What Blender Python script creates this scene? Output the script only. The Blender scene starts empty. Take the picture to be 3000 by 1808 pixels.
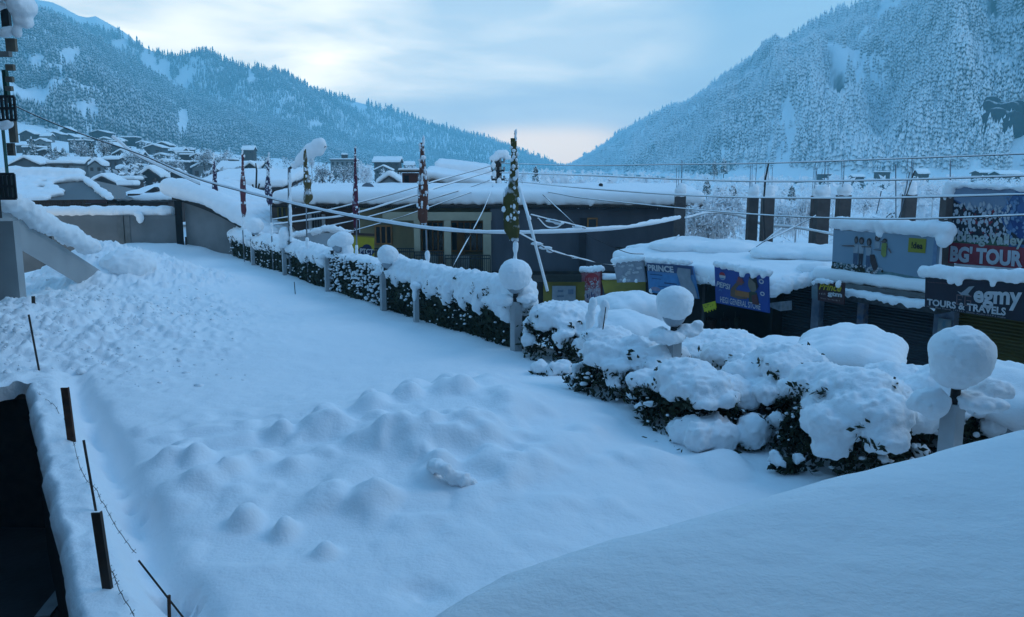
import bpy, bmesh, math, random
import numpy as np
from mathutils import Vector, Matrix
random.seed(7)
rng = np.random.default_rng(7)
SC = bpy.context.scene
COL = SC.collection
FPX = 2400.0
TH = math.atan(384 / 2400)
CAMZ = 4.0
CT, ST = math.cos(TH), math.sin(TH)

# ---------------------------------------------------------------- camera maths
def ray(px, py):
    a = (px - 1500) / FPX; b = (904 - py) / FPX
    return np.array([a, CT + b * ST, -ST + b * CT])
def at(px, py, d):
    r = ray(px, py); s = d / r[1]
    return np.array([r[0] * s, d, CAMZ + r[2] * s])
def onz(px, py, z):
    r = ray(px, py); s = (z - CAMZ) / r[2]
    return np.array([r[0] * s, r[1] * s, z])
def onplane(px, py, p, n):
    """point on the vertical plane through p with horizontal normal n"""
    r = ray(px, py); s = (p[0] * n[0] + p[1] * n[1]) / (r[0] * n[0] + r[1] * n[1])
    return np.array([r[0] * s, r[1] * s, CAMZ + r[2] * s])

# ---------------------------------------------------------------- noise
def _hash(i, j, k, seed):
    h = (i * 374761393 + j * 668265263 + k * 2147483647 + seed * 974634777) & 0xFFFFFFFF
    h = ((h ^ (h >> 13)) * 1274126177) & 0xFFFFFFFF
    h = ((h ^ (h >> 16)) * 2246822519) & 0xFFFFFFFF
    return ((h ^ (h >> 13)) & 0xFFFFFF) / float(0xFFFFFF) * 2 - 1
def vnoise(p, seed=0):
    p = np.asarray(p, float)
    b = np.floor(p).astype(np.int64); f = p - b
    f = f * f * f * (f * (f * 6 - 15) + 10)
    x, y, z = b[..., 0], b[..., 1], b[..., 2]
    fx, fy, fz = f[..., 0], f[..., 1], f[..., 2]
    def L(a, c, t): return a + (c - a) * t
    c = [[[_hash(x + i, y + j, z + k, seed) for k in (0, 1)] for j in (0, 1)] for i in (0, 1)]
    return L(L(L(c[0][0][0], c[1][0][0], fx), L(c[0][1][0], c[1][1][0], fx), fy),
             L(L(c[0][0][1], c[1][0][1], fx), L(c[0][1][1], c[1][1][1], fx), fy), fz)
def fbm(p, octv=4, seed=0, gain=.5):
    p = np.asarray(p, float); s = 0; a = 1.0; t = 0
    for o in range(octv):
        s = s + a * vnoise(p * (2.03 ** o) + o * 17.3, seed + o); t += a; a *= gain
    return s / t
def smooth(a, b, x):
    t = np.clip((x - a) / (b - a), 0, 1); return t * t * (3 - 2 * t)

# ---------------------------------------------------------------- materials
MATS = {}
def newmat(name):
    m = bpy.data.materials.new(name); m.use_nodes = True
    nt = m.node_tree; b = nt.nodes['Principled BSDF']
    return m, nt, b
def mat(name, col, col2=None, scale=4.0, rough=.8, bump=0.0, bscale=20.0, metal=0.0, stretch=None, spec=.3, contrast=(.35, .65)):
    if name in MATS: return MATS[name]
    m, nt, b = newmat(name)
    b.inputs['Roughness'].default_value = rough
    b.inputs['Metallic'].default_value = metal
    b.inputs['Specular IOR Level'].default_value = spec
    geo = nt.nodes.new('ShaderNodeNewGeometry')
    vec = geo.outputs['Position']
    if stretch:
        mp = nt.nodes.new('ShaderNodeMapping'); mp.inputs['Scale'].default_value = stretch
        nt.links.new(vec, mp.inputs['Vector']); vec = mp.outputs['Vector']
    if col2 is None: col2 = tuple(c * .78 for c in col)
    n = nt.nodes.new('ShaderNodeTexNoise'); n.inputs['Scale'].default_value = scale; n.inputs['Detail'].default_value = 6
    nt.links.new(vec, n.inputs['Vector'])
    r = nt.nodes.new('ShaderNodeValToRGB')
    r.color_ramp.elements[0].position = contrast[0]; r.color_ramp.elements[1].position = contrast[1]
    r.color_ramp.elements[0].color = (*col, 1); r.color_ramp.elements[1].color = (*col2, 1)
    nt.links.new(n.outputs['Fac'], r.inputs['Fac']); nt.links.new(r.outputs['Color'], b.inputs['Base Color'])
    if bump:
        n2 = nt.nodes.new('ShaderNodeTexNoise'); n2.inputs['Scale'].default_value = bscale; n2.inputs['Detail'].default_value = 5
        nt.links.new(vec, n2.inputs['Vector'])
        bp = nt.nodes.new('ShaderNodeBump'); bp.inputs['Strength'].default_value = bump; bp.inputs['Distance'].default_value = .02
        nt.links.new(n2.outputs['Fac'], bp.inputs['Height']); nt.links.new(bp.outputs['Normal'], b.inputs['Normal'])
    MATS[name] = m
    return m
def snowmat(name, s1=6, s2=45, strength=.35, dist=.05, col=(.86, .88, .90), dirt=None):
    if name in MATS: return MATS[name]
    m, nt, b = newmat(name)
    b.inputs['Roughness'].default_value = .75; b.inputs['Specular IOR Level'].default_value = .15
    b.inputs['Base Color'].default_value = (*col, 1)
    geo = nt.nodes.new('ShaderNodeNewGeometry')
    n1 = nt.nodes.new('ShaderNodeTexNoise'); n1.inputs['Scale'].default_value = s1; n1.inputs['Detail'].default_value = 4
    n2 = nt.nodes.new('ShaderNodeTexNoise'); n2.inputs['Scale'].default_value = s2; n2.inputs['Detail'].default_value = 3
    nt.links.new(geo.outputs['Position'], n1.inputs['Vector']); nt.links.new(geo.outputs['Position'], n2.inputs['Vector'])
    mx = nt.nodes.new('ShaderNodeMath'); mx.operation = 'MULTIPLY_ADD'; mx.inputs[1].default_value = .35
    nt.links.new(n2.outputs['Fac'], mx.inputs[0]); nt.links.new(n1.outputs['Fac'], mx.inputs[2])
    bp = nt.nodes.new('ShaderNodeBump'); bp.inputs['Strength'].default_value = strength; bp.inputs['Distance'].default_value = dist
    nt.links.new(mx.outputs[0], bp.inputs['Height']); nt.links.new(bp.outputs['Normal'], b.inputs['Normal'])
    MATS[name] = m
    return m
def snowtop(name, base, base2, lo, hi, nscale, snow=(.84, .87, .9), rough=.85, amp=.5, patch=None, streak=None):
    """a surface of its own colour with snow lying where it faces up, broken up by noise"""
    if name in MATS: return MATS[name]
    m, nt, b = newmat(name)
    b.inputs['Roughness'].default_value = rough; b.inputs['Specular IOR Level'].default_value = .15
    geo = nt.nodes.new('ShaderNodeNewGeometry')
    sx = nt.nodes.new('ShaderNodeSeparateXYZ'); nt.links.new(geo.outputs['Normal'], sx.inputs[0])
    n = nt.nodes.new('ShaderNodeTexNoise'); n.inputs['Scale'].default_value = nscale; n.inputs['Detail'].default_value = 4
    nt.links.new(geo.outputs['Position'], n.inputs['Vector'])
    ma = nt.nodes.new('ShaderNodeMath'); ma.operation = 'MULTIPLY_ADD'; ma.inputs[1].default_value = amp
    nt.links.new(n.outputs['Fac'], ma.inputs[0]); nt.links.new(sx.outputs['Z'], ma.inputs[2])
    src = ma.outputs[0]
    if patch:
        n3 = nt.nodes.new('ShaderNodeTexNoise'); n3.inputs['Scale'].default_value = patch[0]; n3.inputs['Detail'].default_value = 3
        v3 = geo.outputs['Position']
        if streak:
            mp = nt.nodes.new('ShaderNodeMapping'); mp.inputs['Scale'].default_value = streak
            nt.links.new(v3, mp.inputs['Vector']); v3 = mp.outputs['Vector']
        nt.links.new(v3, n3.inputs['Vector'])
        mb = nt.nodes.new('ShaderNodeMath'); mb.operation = 'MULTIPLY_ADD'; mb.inputs[1].default_value = patch[1]
        nt.links.new(n3.outputs['Fac'], mb.inputs[0]); nt.links.new(src, mb.inputs[2]); src = mb.outputs[0]
    mr = nt.nodes.new('ShaderNodeMapRange'); mr.inputs['From Min'].default_value = lo; mr.inputs['From Max'].default_value = hi
    nt.links.new(src, mr.inputs['Value'])
    n2 = nt.nodes.new('ShaderNodeTexNoise'); n2.inputs['Scale'].default_value = nscale * .6
    nt.links.new(geo.outputs['Position'], n2.inputs['Vector'])
    mx0 = nt.nodes.new('ShaderNodeMix'); mx0.data_type = 'RGBA'
    mx0.inputs['A'].default_value = (*base, 1); mx0.inputs['B'].default_value = (*base2, 1)
    nt.links.new(n2.outputs['Fac'], mx0.inputs['Factor'])
    mx = nt.nodes.new('ShaderNodeMix'); mx.data_type = 'RGBA'
    nt.links.new(mr.outputs['Result'], mx.inputs['Factor'])
    nt.links.new(mx0.outputs['Result'], mx.inputs['A']); mx.inputs['B'].default_value = (*snow, 1)
    nt.links.new(mx.outputs['Result'], b.inputs['Base Color'])
    MATS[name] = m
    return m

# ---------------------------------------------------------------- objects
def linkmesh(name, v, f, m, parent=None, sm=True, origin=None):
    v = np.asarray(v, float).reshape(-1, 3)
    o0 = np.zeros(3)
    if parent is not None:
        o0 = np.array(parent.get('_o', (0, 0, 0)), float)
    elif origin is not None:
        o0 = np.array(origin, float)
    me = bpy.data.meshes.new(name)
    vl = v - o0
    if isinstance(f, np.ndarray):
        n = f.shape[1]
        me.vertices.add(len(vl)); me.vertices.foreach_set('co', vl.astype(np.float32).ravel())
        me.loops.add(f.size); me.loops.foreach_set('vertex_index', f.astype(np.int32).ravel())
        me.polygons.add(len(f)); me.polygons.foreach_set('loop_start', np.arange(0, f.size, n, dtype=np.int32))
        me.update(calc_edges=True)
    else:
        me.from_pydata([tuple(x) for x in vl], [], f)
    me.validate()
    if sm: me.polygons.foreach_set('use_smooth', np.ones(len(me.polygons), bool))
    me.materials.append(m)
    o = bpy.data.objects.new(name, me); COL.objects.link(o)
    if parent is not None:
        o.parent = parent; o['_o'] = list(o0)
    else:
        o.location = o0; o['_o'] = list(o0)
    return o
def tag(o, label, cat, group=None):
    o['label'] = label; o['category'] = cat
    if group: o['group'] = group
    return o
def thing(name, loc, label, cat, group=None):
    o = bpy.data.objects.new(name, None); COL.objects.link(o)
    o.location = tuple(float(c) for c in loc); o['_o'] = [float(c) for c in loc]
    o.empty_display_size = .1
    return tag(o, label, cat, group)
def struct(o, kind='structure'):
    o['kind'] = kind; return o

class MB:
    def __init__(s): s.v = []; s.f = []; s.n = 0
    def add(s, v, f):
        v = np.asarray(v, float).reshape(-1, 3)
        s.v.append(v); s.f += [tuple(int(i) + s.n for i in q) for q in f]; s.n += len(v); return s
    def box(s, c, d, rz=0.0, ax=None):
        hx, hy, hz = d[0] / 2, d[1] / 2, d[2] / 2
        p = np.array([(x, y, z) for x in (-hx, hx) for y in (-hy, hy) for z in (-hz, hz)])
        if ax is None:
            ca, sa = math.cos(rz), math.sin(rz); ax = np.array([[ca, sa, 0], [-sa, ca, 0], [0, 0, 1]])
        p = p @ np.asarray(ax) + np.asarray(c)
        return s.add(p, [(0, 1, 3, 2), (4, 6, 7, 5), (0, 4, 5, 1), (2, 3, 7, 6), (0, 2, 6, 4), (1, 5, 7, 3)])
    def bar(s, a, b, w, h, up=(0, 0, 1)):
        a = np.asarray(a, float); b = np.asarray(b, float); t = b - a; L = np.linalg.norm(t); t /= L
        x = np.cross(t, up); x /= np.linalg.norm(x); y = np.cross(x, t)
        return s.box((a + b) / 2, (w, L, h), ax=np.array([x, t, y]))
    def tube(s, pts, r, n=8, jit=0):
        pts = np.asarray(pts, float); k = len(pts)
        r = np.broadcast_to(np.asarray(r, float), (k,))
        t = np.gradient(pts, axis=0); t /= np.linalg.norm(t, axis=1)[:, None] + 1e-9
        up = np.array([0, 0, 1.]) if abs(t[0][2]) < .9 else np.array([1., 0, 0])
        V = []
        for i in range(k):
            x = np.cross(t[i], up); x /= np.linalg.norm(x) + 1e-9; y = np.cross(x, t[i])
            for j in range(n):
                a = 2 * math.pi * j / n
                V.append(pts[i] + r[i] * (x * math.cos(a) + y * math.sin(a)))
        Fc = [(i * n + j, i * n + (j + 1) % n, (i + 1) * n + (j + 1) % n, (i + 1) * n + j) for i in range(k - 1) for j in range(n)]
        Fc += [tuple(range(n))[::-1], tuple((k - 1) * n + j for j in range(n))]
        return s.add(V, Fc)
    def lathe(s, c, prof, n=16):
        V = [(c[0] + r * math.cos(2 * math.pi * j / n), c[1] + r * math.sin(2 * math.pi * j / n), c[2] + z) for r, z in prof for j in range(n)]
        k = len(prof)
        Fc = [(i * n + j, i * n + (j + 1) % n, (i + 1) * n + (j + 1) % n, (i + 1) * n + j) for i in range(k - 1) for j in range(n)]
        Fc += [tuple(range(n))[::-1], tuple((k - 1) * n + j for j in range(n))]
        return s.add(V, Fc)
    def quad(s, *p): return s.add(p, [tuple(range(len(p)))])
    def prism(s, poly, ex):
        """poly: 3D outline, extruded by the vector ex"""
        p = np.asarray(poly, float); n = len(p); q = p + np.asarray(ex)
        return s.add(np.vstack([p, q]), [tuple(range(n)), tuple(range(2 * n - 1, n - 1, -1))] + [(i, i + n, (i + 1) % n + n, (i + 1) % n) for i in range(n)])
    def arr(s): return np.vstack(s.v), s.f
    def build(s, name, m, parent=None, sm=False, origin=None):
        return linkmesh(name, np.vstack(s.v), s.f, m, parent, sm, origin)

# ------------------------------------------------ snow blobs: lumps fused by a voxel remesh
_bm = bmesh.new(); bmesh.ops.create_icosphere(_bm, subdivisions=3, radius=1)
_bm.verts.ensure_lookup_table()
ICO_V = np.array([v.co[:] for v in _bm.verts]); ICO_F = [tuple(v.index for v in f.verts) for f in _bm.faces]; _bm.free()
_bm = bmesh.new(); bmesh.ops.create_icosphere(_bm, subdivisions=1, radius=1); _bm.verts.ensure_lookup_table()
IC1_V = np.array([v.co[:] for v in _bm.verts]); IC1_F = np.array([[v.index for v in f.verts] for f in _bm.faces]); _bm.free()
_bm = bmesh.new(); bmesh.ops.create_icosphere(_bm, subdivisions=2, radius=1); _bm.verts.ensure_lookup_table()
IC2_V = np.array([v.co[:] for v in _bm.verts]); IC2_F = np.array([[v.index for v in f.verts] for f in _bm.faces]); _bm.free()
def remesh(v, f, vox):
    v = np.asarray(v); c = v.mean(0)
    me = bpy.data.meshes.new('tmp'); me.from_pydata([tuple(x) for x in v - c], [], f)
    o = bpy.data.objects.new('tmp', me); COL.objects.link(o)
    md = o.modifiers.new('r', 'REMESH'); md.mode = 'VOXEL'; md.voxel_size = vox
    sm = o.modifiers.new('s', 'SMOOTH'); sm.factor = .5; sm.iterations = 3
    dg = bpy.context.evaluated_depsgraph_get(); ev = o.evaluated_get(dg); m2 = ev.to_mesh()
    V = np.empty(len(m2.vertices) * 3, np.float32); m2.vertices.foreach_get('co', V)
    N = np.empty(len(m2.vertices) * 3, np.float32); m2.vertices.foreach_get('normal', N)
    Fc = np.array([list(p.vertices) for p in m2.polygons if len(p.vertices) == 4], int)
    ev.to_mesh_clear(); bpy.data.objects.remove(o); bpy.data.meshes.remove(me)
    return V.reshape(-1, 3).astype(float) + c, Fc, N.reshape(-1, 3).astype(float)
def blob(ells, vox=.05, amp=.03, freq=4.0, seed=0, extra=None, crumb=0.0, cf=14.0):
    """ells: (centre, radii) lumps -> one fused snow mass with an uneven surface"""
    V = []; Fc = []; n = 0
    for c, r in ells:
        r = np.broadcast_to(np.asarray(r, float), (3,))
        V.append(ICO_V * r + np.asarray(c)); Fc += [tuple(i + n for i in t) for t in ICO_F]; n += len(ICO_V)
    if extra is not None:
        v, f = extra; V.append(np.asarray(v)); Fc += [tuple(i + n for i in t) for t in f]
    v, f, nr = remesh(np.vstack(V), Fc, vox)
    if amp: v = v + nr * (fbm(v * freq, 3, seed) * amp)[:, None]
    if crumb: v = v + nr * (np.clip(fbm(v * cf, 2, seed + 9), -.2, 1) * crumb)[:, None]
    return v, f
def pathlumps(pts, r, step=.6, jit=.25, squash=.8, rs=None):
    """lumps strung along a path"""
    rs = rs or random
    pts = np.asarray(pts, float); out = []
    for a, b in zip(pts[:-1], pts[1:]):
        L = np.linalg.norm(b - a); n = max(1, int(L / (r * step)))
        for i in range(n + 1):
            p = a + (b - a) * i / n
            k = 1 + rs.uniform(-jit, jit)
            out.append((p + np.array([rs.uniform(-1, 1), rs.uniform(-1, 1), rs.uniform(-.6, .6)]) * r * jit * .6, (r * k, r * k, r * k * squash)))
    return out
def rbox(Lx, Ly, Lz, r, res):
    """rounded box surface, x in 0..Lx, y in 0..Ly, z in 0..Lz; returns points, outward normals, faces"""
    r = min(r, Lx / 2.01, Ly / 2.01, Lz / 2.01)
    P = []; Fc = []; n = 0
    dims = (Lx, Ly, Lz)
    for ax in range(3):
        u, w = [(1, 2), (2, 0), (0, 1)][ax]
        nu = max(3, int(dims[u] / res) + 1); nw = max(3, int(dims[w] / res) + 1)
        for sd in (0, 1):
            U, W = np.meshgrid(np.linspace(0, dims[u], nu), np.linspace(0, dims[w], nw), indexing='ij')
            p = np.zeros((nu, nw, 3)); p[..., u] = U; p[..., w] = W; p[..., ax] = sd * dims[ax]
            P.append(p.reshape(-1, 3))
            idx = np.arange(nu * nw).reshape(nu, nw) + n
            q = np.stack([idx[:-1, :-1], idx[1:, :-1], idx[1:, 1:], idx[:-1, 1:]], -1).reshape(-1, 4)
            if not sd: q = q[:, ::-1]
            Fc.append(q); n += nu * nw
    P = np.vstack(P); Fc = np.vstack(Fc)
    k, inv = np.unique(np.round(P, 4), axis=0, return_inverse=True); inv = inv.ravel()
    Fc = inv[Fc]; P = k
    lo = np.array([r] * 3); hi = np.array(dims) - r
    c = np.clip(P, lo, hi); dv = P - c; L = np.linalg.norm(dv, axis=1)[:, None]; nn = dv / (L + 1e-9)
    return c + nn * r, nn, Fc
def pad(A, B, C, D, th, r=None, res=.15, amp=.05, freq=1.6, seed=0, over=0.0, ragged=0.0, slump=0.0):
    """a pad of snow on the quad A B C D (A-B front edge, D-C back edge), th thick with rounded edges"""
    A, B, C, D = [np.asarray(p, float) for p in (A, B, C, D)]
    Lu = np.linalg.norm(B - A); Lv = np.linalg.norm(D - A)
    p, nn, f = rbox(Lu + 2 * over, Lv + 2 * over, th, r or th * .48, res)
    u = (p[:, 0] - over) / Lu; w = (p[:, 1] - over) / Lv
    base = ((1 - u) * (1 - w))[:, None] * A + (u * (1 - w))[:, None] * B + (u * w)[:, None] * C + ((1 - u) * w)[:, None] * D
    eu = (B - A) / Lu; ev = (D - A) / Lv
    q = base + np.array([0, 0, 1.]) * p[:, 2:3]
    nw = nn[:, 0:1] * eu + nn[:, 1:2] * ev + nn[:, 2:3] * np.array([0, 0, 1.])
    d = fbm(q * freq, 3, seed) * amp + fbm(q * freq * 4, 2, seed + 3) * amp * .25
    low = np.clip(1 - p[:, 2] / th, 0, 1)
    q = q + nw * d[:, None]
    edge = np.minimum(np.minimum(p[:, 0], Lu + 2 * over - p[:, 0]), np.minimum(p[:, 1], Lv + 2 * over - p[:, 1]))
    q[:, 2] += low * (edge < th) * np.clip(fbm(q * np.array([5, 5, .5]), 2, seed + 5) - .05, -1, 0) * ragged
    if slump:
        q[:, 2] -= slump * (1 - smooth(0, .35, w)) * (.5 + .5 * fbm(q * .8, 2, seed + 8))
    return q, f

# ------------------------------------------------ foliage
def leafcards(centers, size, rs, spread=1.0):
    n = len(centers)
    a = rs.normal(size=(n, 3)); a /= np.linalg.norm(a, axis=1)[:, None]
    b = rs.normal(size=(n, 3)); b -= a * (a * b).sum(1)[:, None]; b /= np.linalg.norm(b, axis=1)[:, None]
    s = size * rs.uniform(.6, 1.5, n)[:, None]
    c = np.asarray(centers)
    V = np.stack([c - a * s, c + b * s * .45, c + a * s, c - b * s * .45], 1).reshape(-1, 3)
    return V, np.arange(n * 4).reshape(n, 4)
def flecks(centers, size, rs, sq=.7, base=None):
    bv, bf = (IC1_V, IC1_F) if base is None else base
    n = len(centers)
    s = size * rs.uniform(.5, 1.5, (n, 1, 1)) * np.array([1, 1, sq]) * rs.uniform(.7, 1.3, (n, 1, 3))
    V = bv[None] * s * (1 + rs.uniform(-.25, .25, (n, len(bv), 1))) + np.asarray(centers)[:, None]
    Fc = bf[None] + (np.arange(n) * len(bv))[:, None, None]
    return V.reshape(-1, 3), Fc.reshape(-1, 3)
def join(*vf):
    V = []; Fc = []; n = 0
    for v, f in vf:
        V.append(v); Fc.append(f + n); n += len(v)
    return np.vstack(V), np.vstack(Fc)
def conifer_template(rs, tiers=4, sides=7, rad=.17):
    V = []; T = []
    for t in range(tiers):
        z0 = .04 + .9 * (t / tiers) ** .9; z1 = min(1.0, z0 + 1.35 * .96 / tiers * (1.25 - .25 * t / tiers))
        r = rad * (1 - t / tiers) ** .75 * 1.05 + .015
        b = len(V); V.append((rs.normal() * .01, rs.normal() * .01, z1))
        ph = rs.uniform(0, 6.28)
        for j in range(sides):
            rr = r * rs.uniform(.55, 1.35); a = ph + 2 * math.pi * j / sides
            V.append((rr * math.cos(a), rr * math.sin(a), z0 + rs.uniform(-.05, .05)))
        for j in range(sides): T.append((b, b + 1 + j, b + 1 + (j + 1) % sides))
    return np.array(V), np.array(T)
def forest(pos, h, rs, templates):
    """many conifers as one mesh"""
    Vs = []; Fs = []; n = 0
    which = rs.integers(0, len(templates), len(pos))
    for k, (tv, tf) in enumerate(templates):
        sel = which == k; p = pos[sel]; hh = h[sel]; m = len(p)
        if not m: continue
        a = rs.uniform(0, 6.28, m); w = rs.uniform(.8, 1.35, m) * hh
        ca, sa = np.cos(a)[:, None], np.sin(a)[:, None]
        lean = rs.normal(0, .03, (m, 2))
        X = (tv[:, 0] * ca - tv[:, 1] * sa) * w[:, None] + lean[:, :1] * tv[:, 2] * hh[:, None]
        Y = (tv[:, 0] * sa + tv[:, 1] * ca) * w[:, None] + lean[:, 1:] * tv[:, 2] * hh[:, None]
        Z = tv[:, 2] * hh[:, None]
        V = np.stack([X, Y, Z], -1) + p[:, None]
        Vs.append(V.reshape(-1, 3)); Fs.append((tf[None] + (np.arange(m) * len(tv))[:, None, None]).reshape(-1, 3) + n); n += V.shape[0] * V.shape[1]
    return np.vstack(Vs), np.vstack(Fs)

# ------------------------------------------------ the common materials
SNOW = snowmat('snow_soft', 5, 40, .30, .05)
SNOW_FIELD = snowmat('snow_field', 5.0, 24, .40, .05)
SNOW_FAR = snowmat('snow_far', .6, 4, .4, .2)
LEAF = mat('evergreen_leaf', (.012, .020, .012), (.035, .045, .022), 3.0, .7)
LEAFB = mat('brown_twig_leaf', (.07, .045, .025), (.03, .03, .018), 3.0, .8)
CONCRETE = mat('grey_concrete', (.17, .17, .165), (.11, .11, .11), 1.2, .9, .3, 18)
WHITEWALL = mat('white_render', (.36, .38, .39), (.30, .32, .33), .9, .85, .15, 25)
DARKMETAL = mat('dark_metal', (.02, .022, .025), None, 8, .5)
WOODD = mat('dark_wood', (.055, .032, .02), (.03, .018, .012), 6, .75, .3, 30, stretch=(1, 1, .15))
# ================================================================ camera, light, sky
cam = bpy.data.cameras.new('camera'); camo = bpy.data.objects.new('camera', cam); COL.objects.link(camo)
cam.sensor_width = 36; cam.lens = FPX / 3000 * 36; cam.clip_start = .05; cam.clip_end = 30000
camo.location = (0, 0, CAMZ); camo.rotation_euler = (math.pi / 2 - TH, 0, 0)
SC.camera = camo
SC.view_settings.view_transform = 'Standard'; SC.view_settings.look = 'None'
SC.view_settings.exposure = -0.08; SC.view_settings.gamma = 1
SC.cycles.use_denoising = True
SC.cycles.max_bounces = 6; SC.cycles.volume_bounces = 3; SC.cycles.diffuse_bounces = 4
SC.cycles.volume_step_rate = 4

SUN_EL, SUN_AZ = math.radians(40), math.radians(78)      # light comes from high on the right
sl = bpy.data.lights.new('sun', 'SUN'); sl.energy = .80; sl.angle = math.radians(28); sl.color = (.80, .88, 1.0)
so = bpy.data.objects.new('sun', sl); COL.objects.link(so)
sd = Vector((math.sin(SUN_AZ) * math.cos(SUN_EL), math.cos(SUN_AZ) * math.cos(SUN_EL), math.sin(SUN_EL)))
so.rotation_euler = sd.to_track_quat('Z', 'Y').to_euler(); so.location = (20, 10, 60)

world = bpy.data.worlds.new('World'); SC.world = world; world.use_nodes = True
nt = world.node_tree; nt.nodes.clear()
N = nt.nodes.new; LK = nt.links.new
out = N('ShaderNodeOutputWorld')
sky = N('ShaderNodeTexSky'); sky.sky_type = 'NISHITA'; sky.sun_disc = False
sky.sun_elevation = SUN_EL; sky.sun_rotation = SUN_AZ; sky.altitude = 2000
bgA = N('ShaderNodeBackground'); bgA.inputs['Strength'].default_value = .08
LK(sky.outputs['Color'], bgA.inputs['Color'])
tc = N('ShaderNodeTexCoord'); DIR = tc.outputs['Generated']
sep = N('ShaderNodeSeparateXYZ'); LK(DIR, sep.inputs[0])
def ramp(src, stops, interp='EASE'):
    r = N('ShaderNodeValToRGB'); r.color_ramp.interpolation = interp
    e = r.color_ramp.elements
    while len(e) < len(stops): e.new(.5)
    for i, (p, c) in enumerate(stops):
        e[i].position = p; e[i].color = (*c, 1) if len(c) == 3 else c
    LK(src, r.inputs['Fac']); return r.outputs['Color']
def mth(op, a, b=None, c=None):
    m = N('ShaderNodeMath'); m.operation = op
    for i, x in enumerate((a, b, c)):
        if x is None: continue
        if isinstance(x, (int, float)): m.inputs[i].default_value = x
        else: LK(x, m.inputs[i])
    return m.outputs[0]
def mixc(f, a, b):
    m = N('ShaderNodeMix'); m.data_type = 'RGBA'
    for nme, x in (('Factor', f), ('A', a), ('B', b)):
        if isinstance(x, tuple): m.inputs[nme].default_value = (*x, 1)
        elif isinstance(x, (int, float)): m.inputs[nme].default_value = x
        else: LK(x, m.inputs[nme])
    return m.outputs['Result']
def spot(px, py, w):
    d = ray(px, py); d = d / np.linalg.norm(d)
    dp = N('ShaderNodeVectorMath'); dp.operation = 'DOT_PRODUCT'; LK(DIR, dp.inputs[0]); dp.inputs[1].default_value = tuple(d)
    mr = N('ShaderNodeMapRange'); mr.interpolation_type = 'SMOOTHERSTEP'
    mr.inputs['From Min'].default_value = math.cos(math.radians(w)); mr.inputs['From Max'].default_value = 1
    LK(dp.outputs['Value'], mr.inputs['Value']); return mr.outputs['Result']
def cloudnoise(scale, sq, det=5, off=(0, 0, 0), dis=.4):
    mp = N('ShaderNodeMapping'); mp.inputs['Scale'].default_value = (1, 1, sq); mp.inputs['Location'].default_value = off
    LK(DIR, mp.inputs['Vector'])
    n = N('ShaderNodeTexNoise'); n.inputs['Scale'].default_value = scale; n.inputs['Detail'].default_value = det
    n.inputs['Distortion'].default_value = dis; LK(mp.outputs['Vector'], n.inputs['Vector']); return n.outputs['Fac']
# dusk cloud deck by elevation (direction z): warm slit at the valley's end, grey-blue bank, paler deck, blue overhead
SKY_ZEN = (.055, .36, .90); SKY_MID = (.90, 1.04, 1.08); SKY_LOW = (.90, .96, 1.0)
base = ramp(sep.outputs['Z'], [(0.0, (.50, .58, .68)), (.05, SKY_LOW), (.14, SKY_MID), (.34, (.16, .54, 1.0)), (.75, SKY_ZEN)])
n1 = cloudnoise(2.6, 5.0, 6, (0, 0, .3)); n2 = cloudnoise(7.0, 4.0, 5, (3, 1, 0))
cl = mth('MULTIPLY_ADD', n2, .35, mth('MULTIPLY', n1, .75))
f1 = N('ShaderNodeMapRange'); f1.inputs['From Min'].default_value = .46; f1.inputs['From Max'].default_value = .72; LK(cl, f1.inputs['Value'])
bright = mth('MAXIMUM', mth('MULTIPLY', spot(620, 190, 22), 1.0), mth('MULTIPLY', spot(1500, 110, 15), .55))
lowcut = N('ShaderNodeMapRange'); lowcut.interpolation_type = 'SMOOTHSTEP'
lowcut.inputs['From Min'].default_value = .085; lowcut.inputs['From Max'].default_value = .13; LK(mth('ADD', sep.outputs['Z'], mth('MULTIPLY_ADD', sep.outputs['X'], -.10, mth('MULTIPLY_ADD', n1, .08, -.04))), lowcut.inputs['Value'])
bf = mth('MULTIPLY', mth('MULTIPLY', bright, mth('MULTIPLY_ADD', f1.outputs['Result'], .75, .45)), mth('MULTIPLY_ADD', lowcut.outputs['Result'], .8, .2))
bf = mth('MINIMUM', bf, 1.0)
c1 = mixc(mth('MULTIPLY', f1.outputs['Result'], .25), base, (1.0, 1.2, 1.3))
c2 = mixc(bf, c1, (3.8, 3.2, 2.25))
dk = mth('MULTIPLY', mth('SUBTRACT', 1.0, f1.outputs['Result']), .22)
c3 = mixc(mth('MULTIPLY', dk, mth('SUBTRACT', 1.0, bf)), c2, (.50, .74, .98))
pink = mth('MULTIPLY', spot(1600, 480, 7.5), ramp(sep.outputs['Z'], [(.0, (1, 1, 1)), (.045, (1, 1, 1)), (.072, (0, 0, 0)), (1, (0, 0, 0))]))
c4 = mixc(mth('MULTIPLY', pink, .60), c3, (3.4, 2.3, 1.2))
bgB = N('ShaderNodeBackground'); bgB.inputs['Strength'].default_value = 1.0; LK(c4, bgB.inputs['Color'])
ms = N('ShaderNodeMixShader'); ms.inputs[0].default_value = .9
LK(bgA.outputs[0], ms.inputs[1]); LK(bgB.outputs[0], ms.inputs[2]); LK(ms.outputs[0], out.inputs['Surface'])

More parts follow.
